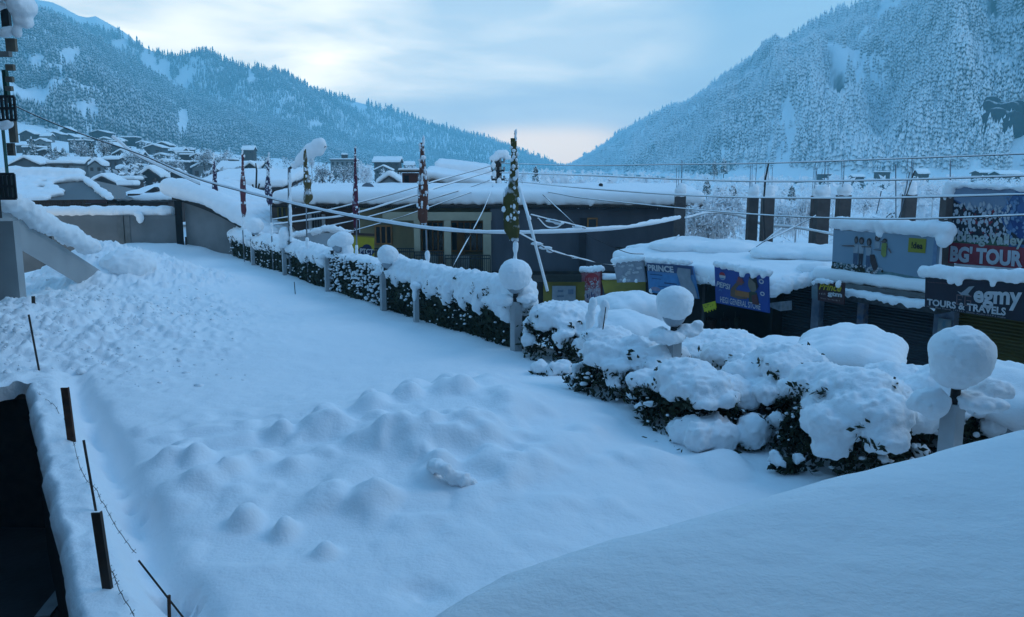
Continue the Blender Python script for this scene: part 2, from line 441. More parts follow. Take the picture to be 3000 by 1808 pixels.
# ================================================================ hills and forests
TEMPL = [conifer_template(rng, 4, 6, .078 + .015 * i) for i in range(5)]
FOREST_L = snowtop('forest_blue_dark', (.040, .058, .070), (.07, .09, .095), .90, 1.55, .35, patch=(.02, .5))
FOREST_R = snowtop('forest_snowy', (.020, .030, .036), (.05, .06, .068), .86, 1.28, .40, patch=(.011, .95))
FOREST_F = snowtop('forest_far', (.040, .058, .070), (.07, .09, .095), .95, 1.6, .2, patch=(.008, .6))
HILL_L = snowtop('hill_ground', (.06, .075, .08), (.10, .11, .12), .95, 1.35, .03, patch=(.012, .9), streak=(1, 1, .35))
HILL_SNOW = snowmat('hill_snow', .02, .15, .6, 8.0)
def interp_poly(pts, x):
    p = np.array(pts, float); return np.stack([np.interp(x, p[:, 0], p[:, i]) for i in (1, 2)], 1)
def hill(name, ridge, foot, nu, nv, prof, gul, seed, material, rough=.012, ds=1.0, dy=0):
    ridge = [(a, b + dy, c * ds) for a, b, c in ridge]; foot = [(a, b, c * ds) for a, b, c in foot]
    x0, x1 = ridge[0][0], ridge[-1][0]
    xs = np.linspace(x0, x1, nu); rr = interp_poly(ridge, xs); ff = interp_poly(foot, xs)
    R = np.array([at(x, a, d) for x, (a, d) in zip(xs, rr)]); Fo = np.array([at(x, a, d) for x, (a, d) in zip(xs, ff)])
    vs = np.linspace(0, 1, nv)
    P = Fo[:, None] * (1 - vs)[None, :, None] + R[:, None] * vs[None, :, None]
    hgt = (R[:, 2] - Fo[:, 2])[:, None]
    P[..., 2] = Fo[:, None, 2] + hgt * (vs ** prof)[None]
    u = np.linspace(0, 1, nu)[:, None] * np.ones((1, nv))
    q = np.stack([u * (x1 - x0) / 260, np.broadcast_to(vs, (nu, nv)) * 1.3 + u * 2, np.zeros((nu, nv))], -1)
    g = fbm(q, 4, seed); g = 1 - np.abs(g) * 2.2
    env = np.sin(math.pi * np.clip(vs, 0, 1)) ** .8
    P[..., 2] += g * gul * hgt * env[None]
    P[..., 2] += fbm(P * .012, 3, seed + 4) * rough * hgt * (vs > 0)[None]
    back = P[:, -1:] + np.array([[0, 1.0, 0]]) * (R[:, 1] * .08)[:, None, None]; back[..., 2] = -60
    P2 = np.concatenate([P, back], 1); nv2 = nv + 1
    idx = np.arange(nu * nv2).reshape(nu, nv2)
    f = np.stack([idx[:-1, :-1], idx[1:, :-1], idx[1:, 1:], idx[:-1, 1:]], -1).reshape(-1, 4)
    o = struct(linkmesh(name, P2.reshape(-1, 3), f, material))
    return P
def scatter(P, n, h, seed, clear=.0, cs=.004, ridge_extra=0, vmin=.02, hv=.55, low=0.0, holes=(), streak=0.0):
    rs = np.random.default_rng(seed)
    nu, nv = P.shape[:2]
    u = rs.uniform(0, nu - 1.001, n); v = (vmin + (1 - vmin) * rs.uniform(0, 1, n) ** .95) * (nv - 1.001)
    if ridge_extra:
        u = np.concatenate([u, rs.uniform(0, nu - 1.001, ridge_extra)]); v = np.concatenate([v, rs.uniform(.955, 1, ridge_extra) * (nv - 1.001)]); rex = np.arange(len(u)) >= n
    i = u.astype(int); j = v.astype(int); a = (u - i)[:, None]; b = (v - j)[:, None]
    p = P[i, j] * (1 - a) * (1 - b) + P[i + 1, j] * a * (1 - b) + P[i, j + 1] * (1 - a) * b + P[i + 1, j + 1] * a * b
    den = fbm(p * np.array([cs, cs, cs * .5]), 4, seed) + (v / nv) * .15
    k = den > clear + rs.normal(0, .06, len(p)) + low * (1 - smooth(.15, .6, v / nv))
    if streak:
        sn = fbm(np.stack([u / nu * 34 + 1.5 * fbm(p * .004, 2, seed + 7), v / nv * 2.2, u * 0], -1), 3, seed + 9); k &= sn + rs.normal(0, .08, len(p)) > streak * 1.4 - .62
    if holes:
        fw = p[:, 1] * CT - (p[:, 2] - CAMZ) * ST; px = 1500 + FPX * p[:, 0] / fw; py = 904 - FPX * (p[:, 1] * ST + (p[:, 2] - CAMZ) * CT) / fw
        wob = fbm(p * .03, 3, seed + 6)
        for hx, hy, rx, ry in holes: k &= ((px - hx) / rx) ** 2 + ((py - hy) / ry) ** 2 + wob * 1.2 > 1
    if not ridge_extra: rex = np.zeros(len(p), bool)
    rex = rex[k]; p = p[k]; hh = (1 + .40 * rex) * h * rs.uniform(1 - hv, 1 + hv, len(p)) * (1 + .35 * fbm(p * .02, 2, seed + 2))
    p[:, 2] -= .06 * hh
    return p, hh
hA = hill('left_hill', [(-500, -330, 900), (-200, -130, 1100), (60, 18, 1250), (97, 28, 1270), (200, 66, 1300), (300, 112, 1350), (364, 152, 1400), (404, 172, 1420), (457, 212, 1450), (517, 248, 1480), (586, 274, 1520), (650, 297, 1560), (760, 322, 1620), (850, 345, 1680), (950, 380, 1740), (1050, 415, 1800), (1150, 443, 1850), (1300, 485, 1900)],
          [(-500, 400, 420), (100, 392, 520), (300, 420, 560), (500, 438, 640), (700, 468, 800), (900, 485, 950), (1100, 500, 1200), (1300, 505, 1500)], 160, 50, 1.15, .17, 3, HILL_L, dy=20)
hB = hill('middle_hill', [(-200, -100, 2500), (60, 0, 2600), (97, 16, 2600), (250, 70, 2600), (364, 100, 2600), (404, 121, 2600), (457, 143, 2600), (485, 151, 2600), (517, 153, 2600), (566, 143, 2600), (598, 141, 2600), (622, 149, 2600), (667, 178, 2600), (707, 186, 2600), (770, 196, 2650), (835, 207, 2700), (867, 226, 2700), (907, 246, 2750), (952, 274, 2800), (1026, 315, 2900), (1063, 338, 2950), (1130, 372, 3000), (1250, 415, 3100), (1350, 448, 3200), (1450, 475, 3300), (1560, 496, 3300)],
          [(-200, 500, 1900), (1560, 512, 2200)], 170, 40, 1.0, .16, 11, HILL_L, ds=.68, dy=12)
hC = hill('far_ridge', [(600, 180, 4600), (800, 230, 4600), (970, 274, 4600), (1026, 289, 4600), (1070, 300, 4600), (1118, 319, 4600), (1174, 326, 4650), (1230, 348, 4700), (1278, 370, 4700), (1304, 369, 4750), (1341, 383, 4800), (1415, 400, 4900), (1463, 415, 5000), (1500, 428, 5100), (1560, 455, 5200), (1610, 474, 5300), (1660, 490, 5400), (1750, 500, 5400)],
          [(600, 510, 3500), (1750, 512, 3500)], 130, 30, 1.0, .12, 21, HILL_L, ds=.47, dy=6)
hD = hill('snow_mountain', [(-400, -160, 6500), (60, -22, 6500), (105, 2, 6500), (150, 10, 6500), (190, 24, 6500), (230, 45, 6500), (255, 50, 6500), (280, 46, 6500), (320, 70, 6500), (365, 98, 6500), (430, 150, 6500), (560, 260, 6500)],
          [(-400, 500, 5000), (560, 510, 5000)], 100, 26, 1.0, .14, 31, HILL_SNOW, ds=.37)
hE = hill('right_hill', [(1600, 500, 2700), (1660, 484, 2600), (1700, 464, 2500), (1764, 424, 2250), (1855, 366, 2000), (1952, 320, 1850), (2004, 303, 1800), (2049, 275, 1750), (2121, 229, 1650), (2179, 190, 1560), (2277, 132, 1450), (2361, 87, 1380), (2458, 36, 1310), (2556, 0, 1250), (2750, -90, 1180), (3000, -200, 1100), (3500, -400, 1000)],
          [(1600, 508, 2300), (1700, 505, 1500), (1855, 512, 950), (2121, 530, 650), (2556, 538, 480), (3000, 540, 420), (3500, 545, 400)], 190, 70, 1.08, .24, 43, HILL_L, ds=.93, dy=12)
def forestobj(name, parts, material, label, rs):
    V, Fc = forest(np.vstack([p for p, h in parts]), np.concatenate([h for p, h in parts]), rs, TEMPL)
    o = linkmesh(name, V, Fc, material, sm=False)
    o['kind'] = 'stuff'; o['label'] = label; o['category'] = 'forest'
    return o
forestobj('conifer_forest', [scatter(hA, 32000, 9.8, 5, -.42, .010, 500, low=.42, holes=[(205, 165, 40, 30), (175, 205, 50, 16), (105, 190, 30, 25), (95, 290, 50, 30), (250, 325, 40, 22), (535, 365, 20, 45)])], FOREST_L, 'dark blue conifer forest covering the near slope on the far side of the village', rng)
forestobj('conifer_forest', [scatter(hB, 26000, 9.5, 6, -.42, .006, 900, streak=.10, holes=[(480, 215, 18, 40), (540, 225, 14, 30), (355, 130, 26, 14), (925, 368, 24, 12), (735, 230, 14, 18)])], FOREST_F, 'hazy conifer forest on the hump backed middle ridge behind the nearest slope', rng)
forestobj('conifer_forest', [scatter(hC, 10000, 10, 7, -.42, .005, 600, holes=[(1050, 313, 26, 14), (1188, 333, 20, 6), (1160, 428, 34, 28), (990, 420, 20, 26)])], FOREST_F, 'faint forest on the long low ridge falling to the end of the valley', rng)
forestobj('conifer_forest', [scatter(hE, 52000, 9.8, 8, -.46, .011, 1200, streak=.14, holes=[(2890, 150, 46, 12), (2700, 165, 26, 8), (2600, 185, 50, 8), (2905, 60, 20, 60), (2830, 110, 70, 10), (2100, 460, 40, 14), (2935, 360, 44, 30)])], FOREST_R, 'frosted conifer forest covering the steep slope above the shops', rng)
# bare dark crag high on the right slope
cr = []
Q = hE.reshape(-1, 3); fw = Q[:, 1] * CT - (Q[:, 2] - CAMZ) * ST
qx = 1500 + FPX * Q[:, 0] / fw; qy = 904 - FPX * (Q[:, 1] * ST + (Q[:, 2] - CAMZ) * CT) / fw
for k in range(30):
    px, py = random.uniform(2890, 2970), random.uniform(325, 392)
    i = int(np.argmin((qx - px) ** 2 + (qy - py) ** 2)); p = at(px, py, Q[i, 1] - 3); cr.append((p, np.array([random.uniform(4, 8), 6, random.uniform(5, 10)])))
v, f = blob(cr, 1.5, 2.5, .15, 5)
tag(linkmesh('rock_crag', v, f, snowtop('crag', (.02, .02, .026), (.045, .045, .055), 1.05, 1.35, .3), sm=False), 'bare dark rock crag sticking out of the frosted forest slope', 'crag')

# ================================================================ valley floor
pk = [-900, -600, 100, 500, 900, 1300, 1640, 2100, 2500, 3000, 3900]
dk_ = [46, 70, 110, 180, 300, 500, 900, 1600, 2300, 3000]
YT = [[720, 640, 570, 500, 420, 372, 350, 345, 345, 345]] * 2 + [[720, 640, 575, 500, 420, 385, 375, 372, 372, 372], [720, 645, 580, 515, 455, 435, 432, 432, 432, 432], [760, 660, 592, 535, 500, 485, 478, 480, 490, 500],
      [800, 690, 612, 560, 528, 508, 500, 500, 505, 510], [840, 720, 640, 582, 545, 524, 510, 506, 508, 511], [840, 730, 652, 592, 560, 540, 528, 520, 518, 517], [840, 730, 655, 595, 567, 548, 538, 530, 525, 522], [840, 730, 655, 595, 567, 548, 536, 530, 525, 522], [840, 730, 655, 595, 567, 548, 536, 530, 525, 522]]
YT = np.array(YT, float)
def terr_y(px, d):
    ld = np.log(np.array(dk_)); col = [np.interp(px, pk, YT[:, i]) for i in range(len(dk_))]
    return np.interp(math.log(d), ld, col)
def terr(px, d): return at(px, terr_y(px, d), d)
gx = np.linspace(-900, 3900, 150); gd = np.exp(np.linspace(math.log(46), math.log(3000), 130))
G = np.array([[terr(x, d) for d in gd] for x in gx])
G[..., 2] += fbm(G * np.array([.04, .04, 0]), 4, 77) * np.clip(gd * .006, .2, 3)[None]
idx = np.arange(G.shape[0] * G.shape[1]).reshape(G.shape[:2])
f = np.stack([idx[:-1, :-1], idx[1:, :-1], idx[1:, 1:], idx[:-1, 1:]], -1).reshape(-1, 4)
VALLEY = snowtop('valley_snow', (.10, .13, .14), (.16, .18, .19), .90, 1.25, .25, patch=(.05, .35))
struct(linkmesh('valley_ground', G.reshape(-1, 3), f, VALLEY))

# ================================================================ hedge line, road, lawn
HP1, HP2 = onz(955, 848, 0), onz(1440, 1015, 0)
HT = (HP2 - HP1); HT /= np.linalg.norm(HT)              # along the hedge, towards the camera
HN = np.array([-HT[1], HT[0], 0])                        # away from the lawn, towards the road
if HN[0] < 0: HN = -HN
def hedge_at(px, py=900, off=0.0): return onplane(px, py, HP1 + HN * off, HN)
def hedge_d(d, off=0.0):
    p = HP1 + HN * off; t = (d - p[1]) / HT[1]; return p + HT * t
# left edge of the lawn: the snowy ledge above the alley
LE1, LE2 = onz(84, 1172, .12), onz(222, 1808, .12)
def ledge_x(d): return LE1[0] + (LE2[0] - LE1[0]) * (d - LE1[1]) / (LE2[1] - LE1[1])
MOUNDS = [(582, 1343, 80, .16), (685, 1375, 70, .16), (723, 1495, 90, .2), (832, 1525, 85, .18), (952, 1585, 70, .12), (952, 1445, 110, .13), (1088, 1460, 130, .17),
          (718, 1282, 80, .12), (826, 1280, 80, .15), (946, 1275, 150, .26), (952, 1236, 90, .2), (1093, 1226, 110, .22), (1082, 1187, 60, .15), (1207, 1160, 80, .16), (1191, 1203, 80, .2),
          (1360, 1203, 75, .2), (1311, 1135, 70, .16), (1370, 1119, 70, .15), (1224, 1326, 190, .22), (1452, 1383, 150, .18), (1566, 1372, 120, .17), (1724, 1274, 110, .12), (860, 1362, 100, .1),
          (772, 1339, 60, .1), (592, 1404, 110, .12), (1290, 1385, 90, .2), (1370, 1300, 220, .2), (1100, 1300, 170, .15), (1500, 1230, 160, .14), (1640, 1320, 160, .1), (640, 1290, 70, .1), (490, 1345, 70, .09), (1020, 1400, 150, .08),
          (1440, 1160, 120, .12), (1290, 1200, 90, .1), (2120, 1330, 160, .14), (1900, 1330, 150, .1)]
PITS = [(475, 1690, 70, .55), (545, 1700, 60, .5), (500, 1760, 50, .4), (575, 1725, 40, .3), (380, 1450, 55, .14), (430, 1470, 45, .14), (350, 1420, 50, .12), (1240, 1740, 190, .07)]
def lawn_h(X, Y):
    q = np.stack([X, Y, np.zeros_like(X)], -1)
    h = fbm(q * .25, 3, 2) * .10 + fbm(q * .9, 3, 3) * .05 + fbm(q * 3.2, 3, 4) * .012
    # broad bed of snowed-over plants
    c = onz(1250, 1270, 0); h += .34 * np.exp(-(((X - c[0]) / 3.2) ** 2 + ((Y - c[1]) / 2.0) ** 2))
    c = onz(1420, 1200, 0); h += .22 * np.exp(-(((X - c[0]) / 2.0) ** 2 + ((Y - c[1]) / 1.4) ** 2))
    for px, py, w, hh in MOUNDS:
        c = onz(px, py, .15); s = w * c[1] / FPX * .48
        wob = 1 + .5 * vnoise(q * 3.2 + px)
        r2 = ((X - c[0]) ** 2 + ((Y - c[1]) * .85) ** 2) / (s * s) * wob
        h += hh * 1.12 * np.exp(-(r2 * .95) ** 1.4)
    for px, py, w, hh in PITS:
        c = onz(px, py, 0); s = w * c[1] / FPX * .42
        h -= hh * np.exp(-(((X - c[0]) ** 2 + (Y - c[1]) ** 2) / (s * s)) ** 1.5) * (1 + .5 * vnoise(q * 7))
    c = onz(1000, 1330, 0); bed = np.exp(-(((X - c[0]) / 4.2) ** 2 + ((Y - c[1]) / 2.6) ** 2)); h += bed * np.clip(fbm(q * 1.9, 2, 41), 0, 1) * .26
    # soft ledge in front of the bed
    s = Y - (11.6 + .10 * X + .25 * vnoise(q * .5)); h += .10 * (1 - smooth(-.15, .15, s)) * smooth(8.5, 10, Y) * smooth(-6.5, -4.5, X) * (1 - smooth(0, 2, X))
    # ledge strip and the trench beside it
    e = X - ledge_x(Y)
    near = 1 - smooth(14.5, 17, Y)
    h += near * (.14 * (1 - smooth(.45, .9, e)) - .32 * np.exp(-((e - 1.02 - .08 * vnoise(q * 1.2)) / .26) ** 2) * (1 + .4 * vnoise(q * 2.2)))
    h += near * np.exp(-((e - .45) / .5) ** 2) * fbm(q * 5, 3, 12) * .05
    # slid-down snow heaped against the wing and its stair
    P1 = 1.55 * np.exp(-(((X + 14.9) / 2.1) ** 2 + ((Y - 29.4) / 3.0) ** 2)) + .55 * np.exp(-(((X + 12.2) / 2.0) ** 2 + ((Y - 30.) / 3.0) ** 2))
    P2 = .80 * np.exp(-(((X + 12.8) / 3.6) ** 2 + ((Y - 20.5) / 4.6) ** 2))
    P3 = .0
    pile = P1 + P2 + P3
    deb = np.exp(-(((X + 10.4) / 3.6) ** 2 + ((Y - 20.5) / 6.5) ** 2))
    m = smooth(.10, .45, np.maximum(pile, deb * .55) + .16 * fbm(q * .6, 3, 15)) * smooth(13.8, 15.5, Y)
    rough = fbm(q * 1.3, 3, 14) * .10 + np.clip(fbm(q * 3.6, 3, 16), -.25, 1) * .17 + np.clip(fbm(q * 8.0, 2, 18), -.1, 1) * .13
    h += pile + m * rough
    m2 = smooth(.05, .4, deb) * (1 - m)
    h += m2 * np.clip(fbm(q * 5, 3, 17) - .12, 0, 1) * .13
    # snow banked against the compound wall
    h += .45 * smooth(40, 43.5, Y) * (1 - smooth(-15.5, -13.5, X)) * (.7 + .5 * vnoise(q * .6))
    # drop off under the hedge
    hx = HP1[0] + HT[0] * (Y - HP1[1]) / HT[1]
    return h
def lawn_grid(d0, d1, nR, nC, far):
    dr = np.exp(np.linspace(math.log(d0), math.log(d1), nR)); cs = np.linspace(0, 1, nC)
    jag = fbm(np.stack([dr * 2.2, np.zeros(nR), np.zeros(nR)], -1), 3, 91) * .07
    XL = np.full(nR, -20.5) if far else ledge_x(dr) + jag
    XR = np.array([hedge_d(d, .95)[0] for d in dr])
    X = XL[:, None] + (XR - XL)[:, None] * cs[None]; Y = np.broadcast_to(dr[:, None], X.shape).copy()
    if far:      # ragged front of the heap over the alley
        out_ = smooth(0, 1.2, ledge_x(14.8) - X) * (1 - smooth(14.8, 17, Y))
        Y = Y - out_ * (.85 + .45 * fbm(np.stack([X * 1.3, X * 0, X * 0], -1), 3, 92))
    Z = lawn_h(X, Y)
    if not far: Z -= .22 * np.clip(1 - (X - X[:, :1]) / .16, 0, 1) ** 2
    else: Z[0] -= .05 * smooth(0, 1.2, ledge_x(14.8) - X[0])
    L = np.stack([X, Y, Z], -1)
    skl = L[:, :1].copy(); skl[..., 2] = -.42; skl[..., 0] += .06
    skr = L[:, -1:].copy(); skr[..., 2] = -4
    L = np.concatenate([skl, L, skr], 1)
    f0 = L[:1].copy(); fr = L[:1].copy(); fr[..., 2] -= .28; fr[..., 1] += .12 if far else 0
    L = np.concatenate([fr, f0, L], 0)
    idx = np.arange(L.shape[0] * L.shape[1]).reshape(L.shape[:2])
    q = np.stack([idx[:-1, :-1], idx[1:, :-1], idx[1:, 1:], idx[:-1, 1:]], -1)
    q = np.concatenate([q[:1], q[2:]], 0)
    return L.reshape(-1, 3) , q.reshape(-1, 4)
struct(linkmesh('snowy_lawn', *join(lawn_grid(4.3, 14.8, 230, 300, False), lawn_grid(14.8, 47, 250, 420, True)), SNOW_FIELD))
# lumps of slid roof snow strewn over the heap
rs = np.random.default_rng(77)
n = 5000; px_ = rs.uniform(-60, 720, n); d_ = np.exp(rs.uniform(math.log(15.3), math.log(33), n))
pts = np.array([at(x, 900, d) for x, d in zip(px_, d_)])
dens = np.exp(-(((pts[:, 0] + 11.6) / 3.6) ** 2 + ((pts[:, 1] - 20.5) / 6.0) ** 2)) * (.6 + .8 * fbm(pts * np.array([.7, .7, 0]), 2, 5))
pts = pts[rs.uniform(0, 1, n) < dens * 1.1]
pts[:, 2] = lawn_h(pts[:, 0], pts[:, 1]) + .01
pts[:, 2] -= .02
fv, ff = flecks(pts, .036 * np.exp(rs.normal(0, .45, (len(pts), 1, 1))), rs, .7)
struct(linkmesh('snow_rubble', fv, ff, SNOW), 'stuff')
# road beyond the hedge, falling away down the valley
rx = np.linspace(0, 1, 60); rd = np.linspace(2, 62, 70)
RX = np.array([[hedge_d(d, .9)[0] + 70 * u for u in rx] for d in rd]); RY = np.broadcast_to(rd[:, None], RX.shape)
RZ = -1.3 - np.clip(RY - 14, 0, 60) * .055 + fbm(np.stack([RX * .7, RY * .7, RX * 0], -1), 3, 50) * .12
G2 = np.stack([RX, RY, RZ], -1); idx = np.arange(RX.size).reshape(RX.shape)
f = np.stack([idx[:-1, :-1], idx[:-1, 1:], idx[1:, 1:], idx[1:, :-1]], -1).reshape(-1, 4)
struct(linkmesh('road', G2.reshape(-1, 3), f, SNOW_FIELD))
def road_z(Y): return -1.3 - max(0, Y - 14) * .055
# alley below the ledge: wet dark paving with a step and a pale slab
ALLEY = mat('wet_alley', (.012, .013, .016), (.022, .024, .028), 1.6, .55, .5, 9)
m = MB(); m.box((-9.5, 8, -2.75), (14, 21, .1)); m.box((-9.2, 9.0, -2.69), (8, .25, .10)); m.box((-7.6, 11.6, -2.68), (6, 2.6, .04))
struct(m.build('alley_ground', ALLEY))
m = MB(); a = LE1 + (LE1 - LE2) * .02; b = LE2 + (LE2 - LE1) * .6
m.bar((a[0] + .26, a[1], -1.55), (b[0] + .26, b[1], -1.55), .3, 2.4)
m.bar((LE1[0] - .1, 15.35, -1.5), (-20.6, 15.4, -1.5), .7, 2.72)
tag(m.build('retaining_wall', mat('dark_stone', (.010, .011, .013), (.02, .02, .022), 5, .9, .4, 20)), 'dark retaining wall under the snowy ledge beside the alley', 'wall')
c = onz(165, 1760, -2.66)
m = MB(); m.box((c[0], c[1], -2.64), (.22, 1.1, .05), rz=.15)
tag(m.build('paving_slab', mat('pale_slab', (.25, .27, .28), None, 4, .5)), 'pale wet slab lying in the dark alley below the ledge', 'slab')
# ================================================================ the hotel: wall behind the viewer, wing on the left, porch roof in front
HOTEL = mat('hotel_wall', (.16, .165, .17), (.12, .125, .13), 1.5, .9)
GREEN = mat('green_paint', (.010, .070, .050), (.008, .05, .04), 3, .5)
PANEL = mat('tan_panel', (.16, .14, .11), (.12, .105, .085), 3, .85)
hotel = thing('hotel_building', (-12.6, 20, -2.7), 'hotel wing with green posts and stacked balconies at the edge of the lawn', 'building')
m = MB(); m.box((-1, -6.6, 4.0), (26, 8, 13.6)); m.box((0, -.4, 5.45), (15, 4.6, .25)); m.box((11.4, 2.2, 3.2), (6, 9.6, 12)); m.box((-13.2 + 6.2, -1.6, 2.0), (.3, 2.2, 9.0)); m.box((-17.2, 8.5, 3.6), (8.0, 24, 12.6))  # overhead slab and right-hand block are unseen, added to shade the foreground
m.build('wall', HOTEL, hotel)
# porch roof right below the viewer, deep in snow
edge = [onz(x, y, 2.52) for x, y in ((1090, 1900), (1229, 1805), (1371, 1713), (1496, 1650), (1800, 1552), (2100, 1472), (2399, 1384), (2577, 1335), (2787, 1285), (3000, 1234), (3700, 1090))]
edge = np.array(edge); edge[:, 2] = 2.52
ts = np.linspace(0, len(edge) - 1, 160); E = np.stack([np.interp(ts, range(len(edge)), edge[:, i]) for i in range(3)], 1)
Ein = np.stack([np.linspace(-1.6, 8.5, 160), np.full(160, -1.5)], 1); dd_ = E[:, :2] - Ein; E[:, :2] += dd_ / np.linalg.norm(dd_, axis=1)[:, None] * np.linspace(.22, .20, 160)[:, None]
for _ in range(6): E[1:-1] = (E[:-2] + 2 * E[1:-1] + E[2:]) / 4
ny = 90; w = np.linspace(0, 1, ny) ** 1.6
inner = np.stack([np.linspace(-1.6, 8.5, 160), np.full(160, -1.5), np.full(160, 2.52)], 1)
P = E[:, None] * (1 - w)[None, :, None] + inner[:, None] * w[None, :, None]
dist = np.linalg.norm(P - E[:, None], axis=2)
P[..., 2] += np.minimum(dist, 4) * .045 + fbm(P * .55, 3, 61) * .05 * np.clip(dist / .5, 0, 1) + fbm(P * 2.2, 3, 62) * .012
rl = .50; P[..., 2] -= (1 - np.sqrt(np.clip(1 - (1 - np.clip(dist / rl, 0, 1)) ** 2, 0, 1))) * .34; P[..., 2] += fbm(P * np.array([3.0, 7.0, 0]), 3, 63) * .010 + fbm(P * 14, 2, 64) * .003
sk = P[:, :1].copy(); sk[..., 2] -= .12; sk[..., :2] -= (E[:, None, :2] - inner[:, None, :2]) * .012
P2 = np.concatenate([sk, P], 1); idx = np.arange(P2.shape[0] * P2.shape[1]).reshape(P2.shape[:2])
f = np.stack([idx[:-1, :-1], idx[1:, :-1], idx[1:, 1:], idx[:-1, 1:]], -1).reshape(-1, 4)
porch = thing('porch_roof', (2, 2, 2.3), 'snow laden porch roof sloping across the near corner below the viewer', 'roof')
linkmesh('snow_cover', P2.reshape(-1, 3), f, snowmat('snow_near', 12, 55, .55, .022), porch)
m = MB(); lo = np.concatenate([E + np.array([0, -.10, -.14]), inner[::-1] + np.array([0, 0, -.14])]); lo[:, 2] = 2.02
m.prism(lo, (0, 0, .10)); m.build('slab', CONCRETE, porch)

# visible end of the wing (extreme left of the view)
def wp(px, py, d): return at(px, py, d)
m = MB(); d0 = 22.0
a, b = wp(-260, 640, d0), wp(40, 648, d0); c, e = wp(60, 940, d0), wp(-260, 940, d0)
a[2] = b[2]; e[2] = c[2] = -.6; e[0] = a[0]; c[0] = b[0] = wp(52, 800, d0)[0]
m.prism([a, b, c, e], (0, .3, 0)); m.build('stair_wall', WHITEWALL, hotel)
# sloping stair parapet
p0, p1 = wp(-130, 560, 21.4), wp(300, 828, 27.2)
m = MB(); dv = p1 - p0; k = np.array([0, 0, .60])
m.prism([p0 + np.array([0, 0, .22]), p1 + np.array([0, 0, .22]), p1 - k + np.array([0, 0, .05]), p0 - k + np.array([0, 0, .05])], (.0, .35, 0))
m.build('stair_parapet', WHITEWALL, hotel)
st = pathlumps([p0 + np.array([0, .3, .44]), p0 + dv * .5 + np.array([.05, .4, .52]), p0 + dv * .8 + np.array([.2, .6, .6])], .36, .45, .2, .75)
v, f = blob(st + [(p0 + dv * .95 + np.array([.5, 1.2, .3]), (.9, .9, .6))], .07, .06, 3, 3, crumb=.07, cf=8)
linkmesh('stair_snow', v, f, SNOW, hotel)
# balcony stack: posts, slabs, railings, panels
D = 19.6
def pan(name, x0, y0, x1, y1, d, dep, m_, parent=hotel):
    A, B = wp(x0, y0, d), wp(x1, y1, d); mb = MB()
    mb.box(((A[0] + B[0]) / 2, d + dep / 2, (A[2] + B[2]) / 2), (abs(B[0] - A[0]), dep, abs(A[2] - B[2]))); return mb.build(name, m_, parent)
pan('balcony_back_wall', -300, -400, -2, 640, D + .25, .12, mat('dark_panel', (.03, .034, .036), (.02, .024, .026), 4, .7))
for (x0, y0, x1, y1) in ((-40, 205, 32, 300), (-40, 372, 24, 512)): pan('post', x0 + 44, y0, x1 - 8, y1, D, .12, GREEN)
for (y0, y1) in ((112, 150), (188, 206), (224, 240), (252, 266)): pan('panel', 14, y0, 46 - (y0 - 110) * .09, y1, D - .1, .10, PANEL)
pan('panel', 22, 352, 48, 418, D - .1, .10, PANEL)
for y0, y1 in ((356, 372), (150, 165)): pan('balcony_floor', -200, y0, 26, y1, D - .3, .14, CONCRETE)
pan('lower_panel', 18, 419, 40, 456, D - .05, .10, mat('brown_board', (.10, .085, .07), (.07, .06, .05), 4, .8, stretch=(1, 1, 6)))
for (y0, y1) in ((510, 582), (283, 352)):
    mb = MB()
    A, B = wp(-120, y0, D - .4), wp(47, y1, D - .4)
    for zz in (A[2], (A[2] + B[2]) / 2, B[2]): mb.box(((A[0] + B[0]) / 2, D - .4, zz), (B[0] - A[0], .06, .06))
    for i in range(14): mb.box((A[0] + (B[0] - A[0]) * i / 13, D - .4, (A[2] + B[2]) / 2), (.05, .05, A[2] - B[2]))
    mb.build('balcony_railing', DARKMETAL, hotel)
pan('railing_screen', -120, 514, 40, 580, D - .2, .04, mat('green_screen', (.012, .03, .022), (.008, .02, .016), 7, .8))
pan('upper_frame', 0, 25, 30, 100, D, .10, mat('dark_frame', (.035, .038, .04), None, 3, .6))
for (x, y, r) in ((-20, 22, .3), (10, 96, .16), (5, 366, .14)):
    p = wp(x, y, D - .35); v, f = blob(pathlumps([p, p + np.array([.18, 0, .05])], .14, .6, .3, .7), .03, .02, 6)
    linkmesh('snow_cover', v, f, SNOW, hotel)
p = wp(66, 22, 19.2); q = wp(78, 62, 19.2)
v, f = blob([(wp(30, -40, 19.2), (.6, .6, .34)), (p, (.30, .35, .28)), (wp(84, 14, 19.2), (.14, .2, .16)), (q, (.13, .16, .17)), (wp(60, 55, 19.2), (.16, .2, .18)), (wp(50, 92, 19.2), (.10, .12, .15))], .04, .03, 5, crumb=.02)
linkmesh('overhanging_snow', v, f, SNOW, hotel)
pan('eave', -300, -70, 20, -20, 19.0, .3, WOODD)

# ================================================================ compound wall at the end of the lawn, shed
GREYWALL = mat('cement_wall', (.18, .19, .195), (.13, .14, .145), .8, .9, .3, 14)
cw = thing('compound_wall', (-19, 44, 0), 'grey cement compound wall with a snow roll on its coping', 'wall')
A, B = at(-300, 632, 44.5), at(520, 622, 44.0); A[2] = B[2] = 2.02
m = MB(); a, b = A.copy(), B.copy(); a[2] = b[2] = .4; m.bar(a, b, .22, 3.2); m.build('wall', GREYWALL, cw)
m = MB()
for px in (128, 367, 383):
    p = at(px, 700, 44.3); m.box((p[0], 44.3 - .28 + (px > 200) * -.02, .4), (.16 if px == 128 else .34, .12, 3.15))
m.build('pier', mat('pier_cement', (.16, .165, .165), (.11, .12, .12), 2, .9), cw)
pts = [at(px, y, 44.3) + np.array([0, 0, 0]) for px, y in ((40, 628), (130, 628), (180, 622), (260, 616), (380, 612), (470, 608), (496, 616))]
for p in pts: p[2] = 2.20
